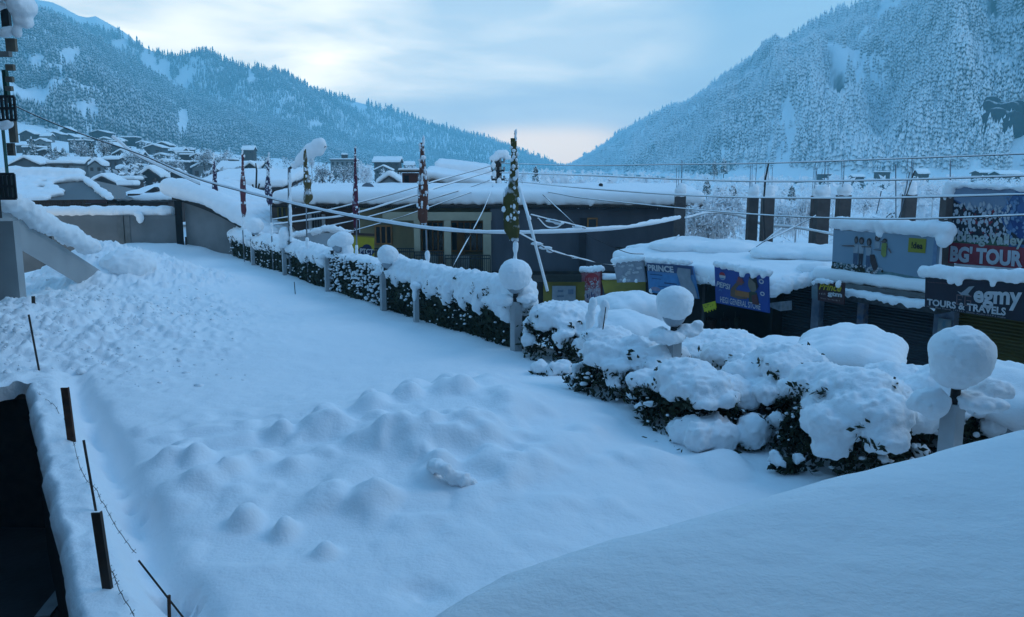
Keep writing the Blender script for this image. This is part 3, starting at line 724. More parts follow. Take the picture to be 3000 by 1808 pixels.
v, f = blob(pathlumps(pts, .34, .45, .12, .85), .07, .05, 2.2, 4, crumb=.03)
linkmesh('snow_cover', v, f, SNOW, cw)
v, f = blob([(at(410, 640, 43.9), (.22, .08, .3)), (at(405, 628, 43.9), (.25, .1, .15))], .04, .05, 5)
linkmesh('clinging_snow', v, f, SNOW, cw)
# small lamp standing in front of the wall
sl_ = thing('garden_lamp', at(145, 665, 30), 'small snow capped garden lamp by the stair parapet before the grey wall', 'lamp')
p = at(145, 668, 30); m = MB(); m.lathe(p + np.array([0, 0, -1.2]), [(.05, 0), (.05, 1.0), (.09, 1.05), (.09, 1.2)], 10); m.build('post', DARKMETAL, sl_)
v, f = blob([(p + np.array([0, 0, .16]), (.11, .11, .15)), (p + np.array([.02, 0, .26]), (.09, .1, .09))], .025, .015, 8); linkmesh('snow_cap', v, f, SNOW, sl_)

shed = thing('lawn_shed', at(560, 745, 43), 'grey shed with a curved snow draped roof at the end of the hedge', 'shed')
s0, s1 = at(508, 577, 43.6), at(782, 712, 40.8)
sb0 = at(536, 745, 43.3)
# side wall facing the viewer follows the roof down to the right
nrm = np.array([0, 1.0, 0])
def shed_pt(t): return s0 + (s1 - s0) * t
up = [shed_pt(t) + np.array([0, .25, .02 + .55 * math.sin(math.pi * min(1, t * 1.0)) * .55]) for t in np.linspace(.10, 1.0, 12)]
poly = up + [np.array([up[-1][0], up[-1][1], -1.2]), np.array([up[0][0], up[0][1], -1.2])]
m = MB(); m.prism(poly, (.9, 5.0, 0)); m.build('wall', GREYWALL, shed)
m = MB(); c = at(534, 690, 43.2); m.box((c[0] - .14, 43.25, 1.0), (.35, .1, 3.6)); m.build('door_gap', mat('black_gap', (.006, .007, .009), None, 3, .9), shed)
m = MB(); c = at(544, 706, 43.05); m.box((c[0], 43.1, c[2]), (.09, .05, .42)); m.build('door_latch', DARKMETAL, shed)
rt = [shed_pt(t) + np.array([0, 0, .06 + .55 * math.sin(math.pi * t) * .55]) for t in np.linspace(-.02, 1.03, 14)]
m = MB(); V = []; 
for p in rt:
    for dy, dz in ((0, 0), (0, -.20), (5.4, -.20), (5.4, 0)): V.append(p + np.array([dy * .18, dy, dz]))
Fc = [(i * 4 + j, i * 4 + (j + 1) % 4, i * 4 + 4 + (j + 1) % 4, i * 4 + 4 + j) for i in range(13) for j in range(4)] + [(0, 3, 2, 1), (52, 53, 54, 55)]
m.add(V, Fc); m.build('roof', mat('dark_roof_edge', (.03, .03, .032), None, 3, .8), shed)
el = []
for i, p in enumerate(rt):
    for dy in np.linspace(.05, 4.8, 7):
        el.append((p + np.array([dy * .18, dy, .42 + .10 * math.sin(math.pi * i / 13)]), (.6, .6, .50 + .05 * math.sin(i))))
e = rt[-1]
for dx, dz, r in ((.15, .25, .55), (.38, -.05, .50), (.50, -.45, .42), (.42, -.85, .36), (.28, -1.2, .30)):
    for dy in (.1, .7, 1.4): el.append((e + np.array([dx, dy, dz]), (r * .8, r, r)))
v, f = blob(el, .10, .06, 1.2, 8, crumb=.03, cf=6); linkmesh('snow_cover', v, f, SNOW, shed)

# ================================================================ lamp posts along the hedge
POSTW = mat('post_white', (.42, .43, .44), (.34, .35, .36), 3, .8)
GLASS = mat('frosted_globe', (.36, .40, .44), (.32, .36, .40), 3, .35)
LAMPS = [  # ball px, ball py, ball r px, post px, lean, label
    (667, 657, 21, 657, 'farthest snow capped globe lamp, beside the grey shed'),
    (742, 663, 25, 739, 'globe lamp second from the grey shed on the hedge line'),
    (832, 689, 20, 832, 'globe lamp in the hedge right beside the street light pole'),
    (985, 712, 31, 957, 'globe lamp whose snow cap has slumped sideways off its white post'),
    (1134, 752, 32, 1121, 'globe lamp on a tall bare white post in front of the hotel balcony'),
    (1508, 806, 49, 1512, 'globe lamp under the olive flag with a big round snow ball'),
    (1975, 890, 56, 1975, 'globe lamp in front of the blue poster with snow wings under its ball'),
    (2822, 1046, 92, 2800, 'nearest and largest snow balled globe lamp before the tour signboard')]
for i, (bx, by, br, pxx, lab) in enumerate(LAMPS):
    off = -.05 if i < 5 else .1
    ball = hedge_at(bx, by, off); d = ball[1]; R = br * d / FPX
    post = hedge_at(pxx, by + 60, off)
    t = thing('lamp_post', (post[0], post[1], 0), lab, 'lamp', 'globe lamps along the hedge')
    x, y = post[0], post[1]; bx_, by_, bz = ball
    if i != 3: bx_ = x + (bx_ - x) * .9
    ztop = bz - R - .22
    m = MB(); w = .15 if i < 5 else .2
    m.box((x, y, ztop / 2 - .3), (w, w, ztop + .6), rz=.55); m.build('post', POSTW, t)
    m = MB(); gx_ = bx_ if i != 3 else bx_ - .14; m.lathe(((x + gx_) / 2, y, ztop), [(.09, 0), (.10, .05), (.06, .08), (.055, .2), (.1, .24)], 12); m.build('collar', DARKMETAL, t)
    m = MB(); gr = min(R * .8, .22)
    m.lathe((gx_, y, bz - R * .35), [(gr * math.sin(a) + .001, -gr * 1.35 * math.cos(a)) for a in np.linspace(.35, math.pi - .05, 12)], 18)
    m.build('globe', GLASS, t, sm=True)
    C = np.array([bx_, y - .02, bz])
    el = [(C + np.array([0, 0, R * .12]), (R, R, R * .86)), (C + np.array([0, 0, -R * .15]), (R * .95, R * .95, R * .72))]
    if i == 3: el = [(C + np.array([.02, 0, .05]), (R * 1.15, R, R * .8)), (C + np.array([-R * .8, 0, -.06]), (R * .6, R * .7, R * .5)), (C + np.array([R * .55, 0, -R * .9]), (R * .55, R * .7, R * .8)), (C + np.array([R * .75, 0, -R * 1.7]), (R * .4, R * .5, R * .6))]
    if i == 2: el = [(C, (R * .85, R, R * 1.25)), (C + np.array([-.05, 0, -R]), (R * .7, R * .8, R))]
    if i == 7: el += [(C + np.array([-R * .15, 0, -R * .55]), (R * .72, R * .72, R * .5))]
    v, f = blob(el, R * .05, R * .07, 1.1 / R, 20 + i, crumb=R * .045, cf=4.5 / R)
    linkmesh('snow_cap', v, f, SNOW, t)
    lw = R * .8 if i > 4 else R * .55
    el = [(np.array([x - lw * .9, y, ztop + .02]), (lw * .8, lw * .7, lw * .45)), (np.array([x + lw * .8, y, ztop + .05]), (lw * .9, lw * .7, lw * .40))]
    if i == 6: el += [(np.array([x - .15, y - .1, ztop - .02]), (.34, .25, .14)), (np.array([x + .30, y, ztop + .12]), (.22, .12, .09)), (np.array([x + .42, y, ztop + .2]), (.12, .1, .06))]
    if i == 7: el += [(np.array([x + .28, y - .2, ztop + .04]), (.24, .18, .10)), (np.array([x + .55, y + .2, ztop + .12]), (.28, .25, .12)), (np.array([x - .3, y, ztop]), (.25, .2, .2))]
    v, f = blob(el, lw * .09, lw * .22, 4, 40 + i, crumb=lw * .15, cf=10); linkmesh('collar_snow', v, f, SNOW, t)
p = hedge_at(1219, 900, -.12)
t = thing('fence_post', (p[0], p[1], 0), 'short snow plastered post standing in the hedge without a lamp', 'post')
m = MB(); m.box((p[0], p[1], .35), (.13, .13, 1.3), rz=.5); m.build('post', POSTW, t)
v, f = blob([((p[0], p[1], 1.02), (.16, .16, .12)), ((p[0] - .03, p[1] - .08, .8), (.08, .08, .22))], .03, .03, 8); linkmesh('snow_cap', v, f, SNOW, t)

def fringe(v, f, t, leaf, rs, n, size):
    # leaf sprigs poking out where the snow ends
    e1 = v[f[:, 1]] - v[f[:, 0]]; e2 = v[f[:, 2]] - v[f[:, 0]]; nn = np.cross(e1, e2); nn /= np.linalg.norm(nn, axis=1)[:, None] + 1e-9
    c = v[f[:, 0]]; cand = np.where((nn[:, 2] < .05) & (nn[:, 1] < .35) & (fbm(c * 3.1, 2, 71) > -.1))[0]
    if not len(cand): return
    pick = cand[rs.integers(0, len(cand), n)]
    q = (c[pick] + nn[pick] * .012)[:, None] + rs.normal(0, size * .9, (n, 7, 3))
    linkmesh('leaf_sprigs', *leafcards(q.reshape(-1, 3), size, rs), leaf, t, sm=False)['kind'] = 'stuff'
# ================================================================ trimmed hedge in sections between the posts
SECT = [(606, 657, 1.15, .26, 'clipped hedge stub between the grey shed and the first lamp'), (657, 739, 1.10, .30, 'clipped hedge length between the two farthest lamps'), (739, 832, 1.08, .32, 'clipped hedge length ending at the street light pole'),
        (832, 957, 1.10, .33, 'clipped hedge length ending under the slumped lamp cap'), (957, 1121, 1.22, .14, 'clipped hedge length with thin snow in front of the yellow board'),
        (1121, 1300, 1.14, .38, 'clipped hedge length starting at the tall bare white post'), (1300, 1492, 1.06, .46, 'deep snowed hedge length ending at the lamp under the olive flag')]
for i, (xa, xb, hh, st_, lab) in enumerate(SECT):
    A = hedge_at(xa, 880, .12); B = hedge_at(xb, 960, .12)
    A[2] = B[2] = 0; Lh = np.linalg.norm(B - A); rs = np.random.default_rng(100 + i)
    t = thing('hedge', ((A + B) / 2), lab, 'hedge', 'clipped hedge along the lawn')
    W = .85
    ex = (B - A) / Lh
    # dark core and leaves
    p, nn, f = rbox(Lh - .04, W - .15, hh + .25, .2, .16)
    core = A + ex * (p[:, :1] + .02) + HN * (p[:, 1:2] + .08) + np.array([0, 0, 1.]) * (p[:, 2:3] - .3)
    core += (fbm(core * 3, 3, 7) * .10)[:, None] * (nn[:, :1] * ex + nn[:, 1:2] * HN + nn[:, 2:] * np.array([0, 0, 1.]))
    n = int(Lh * 620); u = rs.uniform(0, Lh, n); face = rs.uniform(0, 1, n)
    w = np.where(face < .8, np.abs(rs.normal(0, .07, n)), rs.uniform(0, W, n)); z = np.where(face < .8, rs.uniform(-.1, hh, n), hh + rs.normal(0, .05, n))
    q = A + ex * u[:, None] + HN * (w[:, None]) + np.array([0, 0, 1.]) * z[:, None]
    q += (fbm(q * 2.2, 3, 9) * .09)[:, None] * (-HN)
    lv, lf = leafcards(q, .055, rs)
    cf_ = f
    linkmesh('foliage', *join((lv, lf), (core, cf_)), LEAF, t, sm=False)
    # snow lying along the top, in overlapping hummocks that droop on the lawn side
    el = []
    steps = max(2, int(Lh / .34))
    for k in range(steps + 1):
        u0 = Lh * k / steps; g = fbm(np.array([[(A[1] + u0) * .9, i * 3.3, 0]]), 2, 33)[0]
        th = st_ * (1 + .35 * g)
        c = A + ex * u0 + HN * (W * .45) + np.array([0, 0, hh + th * .35])
        el.append((c, (.36, W * .60, th * .85)))
        if st_ > .2:
            dr_ = rs.uniform(.0, .26) * (1 + st_)
            el.append((A + ex * (u0 + rs.uniform(-.1, .1)) + HN * rs.uniform(-.02, .10) + np.array([0, 0, hh - dr_ * .25]), (.22, .20, .16 + dr_ * .55)))
    v, f = blob(el, .045 if i > 3 else .06, .05, 2.6, 60 + i, crumb=.06, cf=9)
    linkmesh('snow_cover', v, f, SNOW, t)
    fringe(v, f, t, LEAF, rs, int(Lh * 22), .04)
    # flecks of snow caught in the leaves
    n = int(Lh * (24 if i != 4 else 70)); u = rs.uniform(0, Lh, n); z = hh * (1 - rs.uniform(0, 1, n) ** 1.5 * .95)
    q = A + ex * u[:, None] - HN * rs.uniform(.0, .1, n)[:, None] + np.array([0, 0, 1.]) * z[:, None]
    keep = fbm(q * 2.3, 2, 19 + i) > (-.05 if i != 4 else -.4); q = q[keep]
    fv, ff = flecks(q, .032 if i != 4 else .045, rs, .8)
    linkmesh('snow_flecks', fv, ff, SNOW, t)['kind'] = 'stuff'

# ================================================================ unclipped shrubs nearer the viewer
def shrub(name, px, py_base, off, W, Dp, Hh, snow, drop, seed, label, leaf=LEAF, lean=0.0, shape='dome', n_leaf=1500, fleck=45):
    """foliage mound of the given width, depth, height with a heavy cap of snow; off = metres behind the hedge's lawn face"""
    b = onz(px, py_base, 0.0); rs = np.random.default_rng(seed); rr = random.Random(seed)
    c = b + HN * (Dp * .45 + off); c[2] = 0
    t = thing(name, c, label, 'shrub', 'snow laden shrubs along the hedge line')
    def P3(u, w, z): return c + HT * (u * W / 2) + HN * (w * Dp / 2) + np.array([0, 0, z])
    # foliage
    n = n_leaf; th = rs.uniform(0, 2 * math.pi, n); ph = rs.uniform(0, 1, n)
    rad = np.sqrt(1 - (ph * .92) ** 2) * rs.uniform(.72, 1.02, n); z = ph * Hh * .92
    q = c + HT * (np.cos(th) * rad * W / 2)[:, None] + HN * (np.sin(th) * rad * Dp / 2)[:, None] + np.array([0, 0, 1.]) * z[:, None]
    q += fbm(q * 2.5, 3, seed)[:, None] * .12
    # clumps
    lv, lf = leafcards(q, .06, rs)
    m = MB()
    for k in range(9):
        a = rr.uniform(0, 6.28); tip = P3(math.cos(a) * .7, math.sin(a) * .7, Hh * rr.uniform(.5, .95))
        m.tube([P3(0, 0, -.1), (P3(0, 0, .1) + tip) / 2 + np.array([0, 0, .1]), tip], [.03, .02, .008], 5)
    linkmesh('foliage', lv, lf, leaf, t, sm=False)
    m.build('branch_frame', WOODD, t)
    el = []
    # main snow pillows: a few big ones on the crown, each carried by its own limb
    np_ = 9
    for k in range(np_):
        a = 2 * math.pi * k / np_ + rr.uniform(-.3, .3); r = rr.uniform(.15, .85); zz = Hh * math.sqrt(max(.05, 1 - r * r * .75)) * rr.uniform(.92, 1.06)
        s = rr.uniform(.7, 1.2); p = P3(math.cos(a) * r, math.sin(a) * r, zz + snow * .1)
        el.append((p, (W * .25 * s, W * .22 * s, snow * .58 * s)))
        # the load runs down and outward along the limb
        q = P3(math.cos(a) * min(1.08, r + .45), math.sin(a) * min(1.08, r + .45), zz - Hh * rr.uniform(.04, .26))
        for u in (.3, .65, 1.0): el.append((p + (q - p) * u, (W * .17 * s * (1.1 - .35 * u), W * .16 * s * (1.1 - .35 * u), snow * .40 * s * (1.1 - .4 * u))))
    for k in range(int(9 * drop / .6)):                          # bent, loaded branch ends hanging on the sides
        a = rr.uniform(0, 6.28); r = rr.uniform(.9, 1.1); zz = Hh * rr.uniform(1 - drop, .72)
        s = rr.uniform(.5, 1.25)
        el.append((P3(math.cos(a) * r, math.sin(a) * r, zz), (.10 * s + W * .03, .10 * s + W * .03, .08 * s + snow * .12)))
        if rr.random() < .5: el.append((P3(math.cos(a) * (r + .07), math.sin(a) * (r + .07), zz - .1), (.07 * s, .07 * s, .10 * s)))
    v, f = blob(el, .036, .085, 2.4, seed, crumb=.05, cf=13); linkmesh('snow_cover', v, f, SNOW, t)
    fringe(v, f, t, leaf, rs, 130, .05)
    n = fleck; th = rs.uniform(0, 6.28, n); z = rs.uniform(0.05, .75, n) * Hh; rad = np.sqrt(1 - (z / Hh * .9) ** 2) * 1.0
    q = c + HT * (np.cos(th) * rad * W / 2)[:, None] + HN * (np.sin(th) * rad * Dp / 2)[:, None] + np.array([0, 0, 1.]) * z[:, None]
    fv, ff = flecks(q, .032 * np.exp(rs.normal(0, .4, (len(q), 1, 1))), rs, .6, (IC2_V, IC2_F)); linkmesh('snow_flecks', fv, ff, SNOW, t)['kind'] = 'stuff'
    return t, P3
shrub('snowy_shrub', 1560, 1062, .05, 2.1, 1.7, 1.0, .40, .5, 201, 'domed snowy shrub just right of the lamp under the olive flag')
tw, P3 = shrub('snowy_shrub', 1725, 1182, -.05, 1.65, 1.5, 1.05, .34, .75, 202, 'snowy shrub with two frosted stems sticking straight up', fleck=70)
el = []
for (xa, ya, xb, yb) in ((1718, 1010, 1738, 882), (1752, 1010, 1772, 888)):
    a = onplane(xa, ya, P3(0, -.1, 0), HN); b = onplane(xb, yb, P3(0, -.1, 0), HN); el += pathlumps([a, b], .075, .5, .25, 1.1)
v, f = blob(el, .025, .02, 7, 3, crumb=.02); linkmesh('frosted_stem', v, f, SNOW, tw)
m = MB(); m.tube([onplane(1748, 1100, P3(0, -.22, 0), HN), onplane(1775, 900, P3(0, -.22, 0), HN)], [.02, .008], 6); m.build('stem', WOODD, tw)
shrub('snowy_shrub', 1840, 1190, .05, 1.25, 1.1, .92, .30, .8, 203, 'snowy shrub with rusty brown leaves showing between two green ones', leaf=LEAFB, n_leaf=1100, fleck=60)
shrub('snowy_shrub', 1985, 1180, .55, 2.5, 1.6, .92, .40, .5, 204, 'broad domed snowy shrub below the snow winged lamp')
shrub('snowy_shrub', 1960, 1262, -.25, 1.75, 1.4, .90, .36, .7, 205, 'snowy shrub whose dark twiggy foot stands out on the lawn snow', n_leaf=1900)
shrub('snowy_shrub', 2150, 1262, .25, 2.1, 1.6, 1.04, .44, .6, 206, 'snowy shrub with a round snow lump caught in its dark gap')
shrub('snowy_shrub', 2395, 1372, -.12, 2.1, 1.6, 1.02, .48, .65, 207, 'big overhanging snowy shrub with a square snow shoulder', n_leaf=2200, fleck=60)
shrub('snowy_shrub', 2610, 1335, .05, 1.9, 1.6, 1.0, .48, .5, 208, 'snowy shrub between the square shouldered shrub and the nearest lamp', n_leaf=2000)
def lowshrub(cx, cy, r, seed, label, zc=.12):
    b = onz(cx, cy, 0); rr = random.Random(seed)
    t = thing('low_shrub', b, label, 'shrub', 'low shrubs buried at the lawn edge')
    el = [(b + np.array([rr.uniform(-1, 1) * r, rr.uniform(-.5, .5) * r, zc + rr.uniform(0, .12)]), (r * rr.uniform(.25, .45), r * .35, r * rr.uniform(.2, .34))) for k in range(14)]
    v, f = blob(el, .04, .05, 4, seed, crumb=.05); linkmesh('snow_cover', v, f, SNOW, t)
    rs = np.random.default_rng(seed); q = b + rs.normal(0, 1, (260, 3)) * np.array([r * .5, r * .3, .06]) + np.array([0, -r * .12, .06]); q[:, 2] = np.abs(q[:, 2])
    linkmesh('foliage', *leafcards(q, .05, rs), LEAF, t, sm=False)
lowshrub(2140, 1300, .75, 301, 'low buried shrub at the lawn edge under the square shouldered shrub')
lowshrub(2305, 1378, .20, 302, 'small snow lump at the foot of the square shouldered shrub')
lowshrub(1620, 1105, .35, 303, 'low twiggy bush peeping from the snow left of the upright stems')
lowshrub(2905, 1275, .55, 304, 'low buried shrub right of the nearest lamp')
# ================================================================ the long low building across the road
BROWN = mat('brown_wall', (.13, .085, .07), (.07, .048, .04), 1.2, .85)
OCHRE = mat('ochre_wall', (.24, .20, .11), (.15, .13, .08), 1.3, .85, .2, 12, stretch=(1, 1, .4), contrast=(.3, .7))
CREAM = mat('cream_paint', (.36, .33, .24), (.29, .27, .20), 1.5, .8)
SLATE = mat('slate_grey_wall', (.105, .112, .135), (.055, .06, .075), .8, .9, .3, 8, stretch=(1, 1, .35), contrast=(.3, .7))
BAND = mat('dark_rubble', (.022, .02, .02), (.04, .034, .03), 3, .95, .5, 7)
WINF = mat('varnished_frame', (.34, .16, .05), (.22, .10, .035), 3, .6)
GLASSD = mat('dark_window', (.010, .013, .018), (.02, .024, .03), 1.2, .15, spec=.5)
SIDEW = mat('dark_plank', (.035, .03, .028), None, 2, .85)
DB = 40.0
long_b = thing('long_building', at(1430, 800, DB), 'long low building with ochre veranda, grey blank wall and thick flat snow roof', 'building')
def plate(name, x0, y0, x1, y1, d, dep, m_, parent):
    A, B = at(x0, y0, d), at(x1, y1, d); mb = MB()
    mb.box(((A[0] + B[0]) / 2, d + dep / 2, (A[2] + B[2]) / 2), (abs(B[0] - A[0]), dep, abs(A[2] - B[2]))); return mb.build(name, m_, parent)
plate('brown_wall', 795, 594, 1056, 905, DB + 2.4, .4, BROWN, long_b)
plate('ochre_wall', 1052, 596, 1226, 905, DB + 1.0, .4, OCHRE, long_b)
plate('back_wall', 1222, 596, 1440, 905, DB + 2.2, .4, OCHRE, long_b)
plate('grey_wall', 1436, 611, 1990, 905, DB, 6, SLATE, long_b)
plate('floor_slab', 1052, 800, 1436, 822, DB - .4, 3, CONCRETE, long_b)
plate('lower_wall', 800, 822, 1436, 960, DB + .6, .4, BAND, long_b)
plate('dark_band', 1440, 795, 1990, 826, DB - .12, .12, BAND, long_b)
plate('corner_pier', 1700, 640, 1716, 800, DB - .10, .10, mat('dark_pier', (.035, .037, .045), None, 2, .9), long_b)
plate('beam', 1120, 622, 1440, 646, DB - .15, .3, CREAM, long_b)
for px, w in ((1222, 20), (1311, 22), (1427, 24)): plate('column', px - w / 2, 646, px + w / 2, 800, DB - .2, .4, CREAM, long_b)
def window(parent, x0, y0, x1, y1, d, nx, fm=WINF, name='window', yt=None):
    A, B = at(x0, y0, d), at(x1, y1, d); mb = MB(); w = .07
    X0, X1, Z0, Z1 = A[0], B[0], B[2], A[2]
    for i in range(nx + 1): mb.box((X0 + (X1 - X0) * i / nx, d - .05, (Z0 + Z1) / 2), (w, .1, Z1 - Z0))
    for z in ([Z0, Z1] + ([yt] if yt else [])): mb.box(((X0 + X1) / 2, d - .052, z), (X1 - X0 + w, .1, w))
    o = mb.build(name, fm, parent)
    g = MB(); g.box(((X0 + X1) / 2, d - .012, (Z0 + Z1) / 2), (X1 - X0, .02, Z1 - Z0)); gl = g.build('pane', GLASSD, o)
    return o
yt = at(1300, 672, DB + 2.2)[2]
window(long_b, 1236, 650, 1300, 735, DB + 2.18, 4, yt=yt)
window(long_b, 1322, 650, 1416, 735, DB + 2.18, 5, yt=yt)
window(long_b, 1100, 662, 1148, 714, DB + .98, 3, WINF)
window(long_b, 913, 625, 940, 700, DB + 2.38, 3, mat('grey_frame', (.16, .16, .17), None, 3, .7))
window(long_b, 815, 607, 842, 645, DB + 2.38, 2, mat('yellow_frame', (.16, .12, .03), None, 3, .7))
window(long_b, 1722, 640, 1748, 668, DB - .02, 1, WINF)
for x0, x1, y0, y1 in ((1285, 1300, 735, 800), (1338, 1362, 672, 800)): plate('door', x0, y0, x1, y1, DB + 2.05, .1, mat('varnished_door', (.28, .13, .035), (.2, .09, .025), 2, .5), long_b)
for x0, x1 in ((902, 915), (942, 954)): plate('drain_pipe', x0, 628, x1, 705, DB + 2.0, .14, mat('frosted_pipe', (.42, .45, .48), None, 4, .7), long_b)
# railing with panel infill
def railing(x0, x1, y0, y1, d, n, name='railing'):
    A, B = at(x0, y0, d), at(x1, y1, d); mb = MB()
    for z in (A[2], A[2] - .16, B[2]): mb.box(((A[0] + B[0]) / 2, d, z), (B[0] - A[0], .05, .05))
    for i in range(n + 1): mb.box((A[0] + (B[0] - A[0]) * i / n, d, (A[2] + B[2]) / 2), (.028 if i % 8 else .055, .04, A[2] - B[2]))
    mb.build(name, DARKMETAL, long_b)
railing(1058, 1214, 728, 798, DB - .35, 26); railing(1214, 1300, 738, 800, DB - .40, 16); railing(1304, 1436, 748, 800, DB - .55, 24)
for x0, x1 in ((1220, 1282), (1316, 1375)): plate('parapet_panel', x0, 748, x1, 800, DB + .3, .08, mat('pale_panel', (.20, .20, .18), None, 2, .8), long_b)
# roof slab and its snow
E0, E1 = at(796, 600, DB + .9), at(2062, 606, DB - .8)
E0[2] = E1[2] = at(1400, 611, DB - .5)[2]
bk = np.array([.4, 6.2, .22])
m = MB(); m.prism([E0, E1, E1 + bk, E0 + bk], (0, 0, .16)); m.build('roof', mat('rusty_sheet', (.035, .03, .03), (.06, .045, .04), 3, .8), long_b)
m = MB()
n = 240
for i in range(n):                       # corrugated sheet ends below the snow
    p = E0 + (E1 - E0) * (i + .5) / n; m.box(p + np.array([0, -.06, .04]), ((E1[0] - E0[0]) / n * .5, .14, .07))
o = m.build('corrugation', DARKMETAL, long_b); o['kind'] = 'stuff'
v, f = pad(E0 + np.array([0, 0, .16]), E1 + np.array([0, 0, .16]), E1 + bk + np.array([0, 0, .3]), E0 + bk + np.array([0, 0, .3]), .66, .32, .13, .06, .9, 3, over=.06, ragged=.30)
linkmesh('snow_cover', v, f, SNOW, long_b)
# hut, raised roof and dish on top of it
hut = thing('roof_hut', at(1200, 555, 47), 'brick red chimney hut with a flat snow lid on the long roof', 'chimney')
plate('wall', 1178, 507, 1224, 575, 47, 1.2, mat('red_brick', (.11, .045, .035), (.07, .03, .025), 2, .85), hut)
plate('opening', 1184, 514, 1198, 545, 46.95, .06, GLASSD, hut)
A, B = at(1166, 502, 46.7), at(1236, 509, 46.7); m = MB(); m.box(((A[0] + B[0]) / 2, 47.5, A[2]), (B[0] - A[0], 2.0, .1), ); m.build('lid', WOODD, hut)
A = at(1166, 501, 46.8); B = at(1236, 501, 46.8); v, f = pad(A, B, B + np.array([0, 1.8, 0]), A + np.array([0, 1.8, 0]), .16, .08, .1, .02); linkmesh('snow_cover', v, f, SNOW, hut)
back_b = thing('rear_building', at(1340, 540, 52), 'snow covered wavy sheet roof rising behind the long building', 'building')
for (xa, ya, xb, yb, d, th, dep, sd) in ((1222, 530, 1452, 560, 51, .55, 7, 0), (1258, 500, 1440, 522, 56, .55, 7, 1)):
    A, B = at(xa, ya, d), at(xb, yb, d)
    m = MB(); m.prism([A, B, B + np.array([0, dep, .4]), A + np.array([0, dep, .4])], (0, 0, .10)); m.prism([A + np.array([0, .5, 0]), B + np.array([0, .5, 0]), B + np.array([0, .5, -2.2]), A + np.array([0, .5, -2.4])], (0, dep - 1, 0)); m.build('roof', WOODD, back_b)
    v, f = pad(A + np.array([.3, .2, .1]), B + np.array([0, .2, .1]), B + np.array([0, dep, .5]), A + np.array([0, dep, .5]), th, .27, .16, .13, .8, sd, ragged=.5); linkmesh('snow_cover', v, f, SNOW, back_b)
dish = thing('satellite_dish', at(1077, 560, 44), 'grey round dish standing in the roof snow', 'dish')
p = at(1077, 557, 43.5); m = MB(); prof = [(.02, 0), (.2, .03), (.36, .09), (.37, .10), (.34, .12), (.18, .06), (.02, .03)]
m.lathe((0, 0, 0), prof, 20); V, Fc = m.arr(); V = V @ np.array(Matrix.Rotation(math.radians(-82), 3, 'X')).T + p
linkmesh('reflector', V, Fc, mat('dish_grey', (.13, .15, .18), None, 3, .6), dish, True)
m = MB(); m.tube([p + np.array([0, .1, 0]), p + np.array([0, .15, -.7])], .03, 6); m.build('stand', DARKMETAL, dish)
vent = thing('roof_vent', at(1760, 556, 43), 'small dark vent pipe poking out of the long snow roof', 'vent')
p = at(1760, 556, 43); m = MB(); m.lathe(p + np.array([0, 0, -.5]), [(.06, 0), (.06, .6), (.11, .62), (.11, .8), (.02, .84)], 10); m.build('pipe', DARKMETAL, vent)
# low fence wall and ledge snow behind the hedge on the left
lw = thing('white_wall', at(980, 720, 36), 'low white wall with snow on top beside the yellow board', 'wall')
plate('wall', 850, 683, 1031, 800, 36, .3, mat('frosty_white', (.40, .43, .46), (.34, .37, .40), 1.5, .85), lw)
v, f = blob(pathlumps([at(850, 690, 36.1), at(920, 680, 36.1), at(965, 668, 36.1), at(1030, 684, 36.1)], .16, .5, .35, .8), .05, .05, 4, 2, crumb=.06); linkmesh('snow_cover', v, f, SNOW, lw)

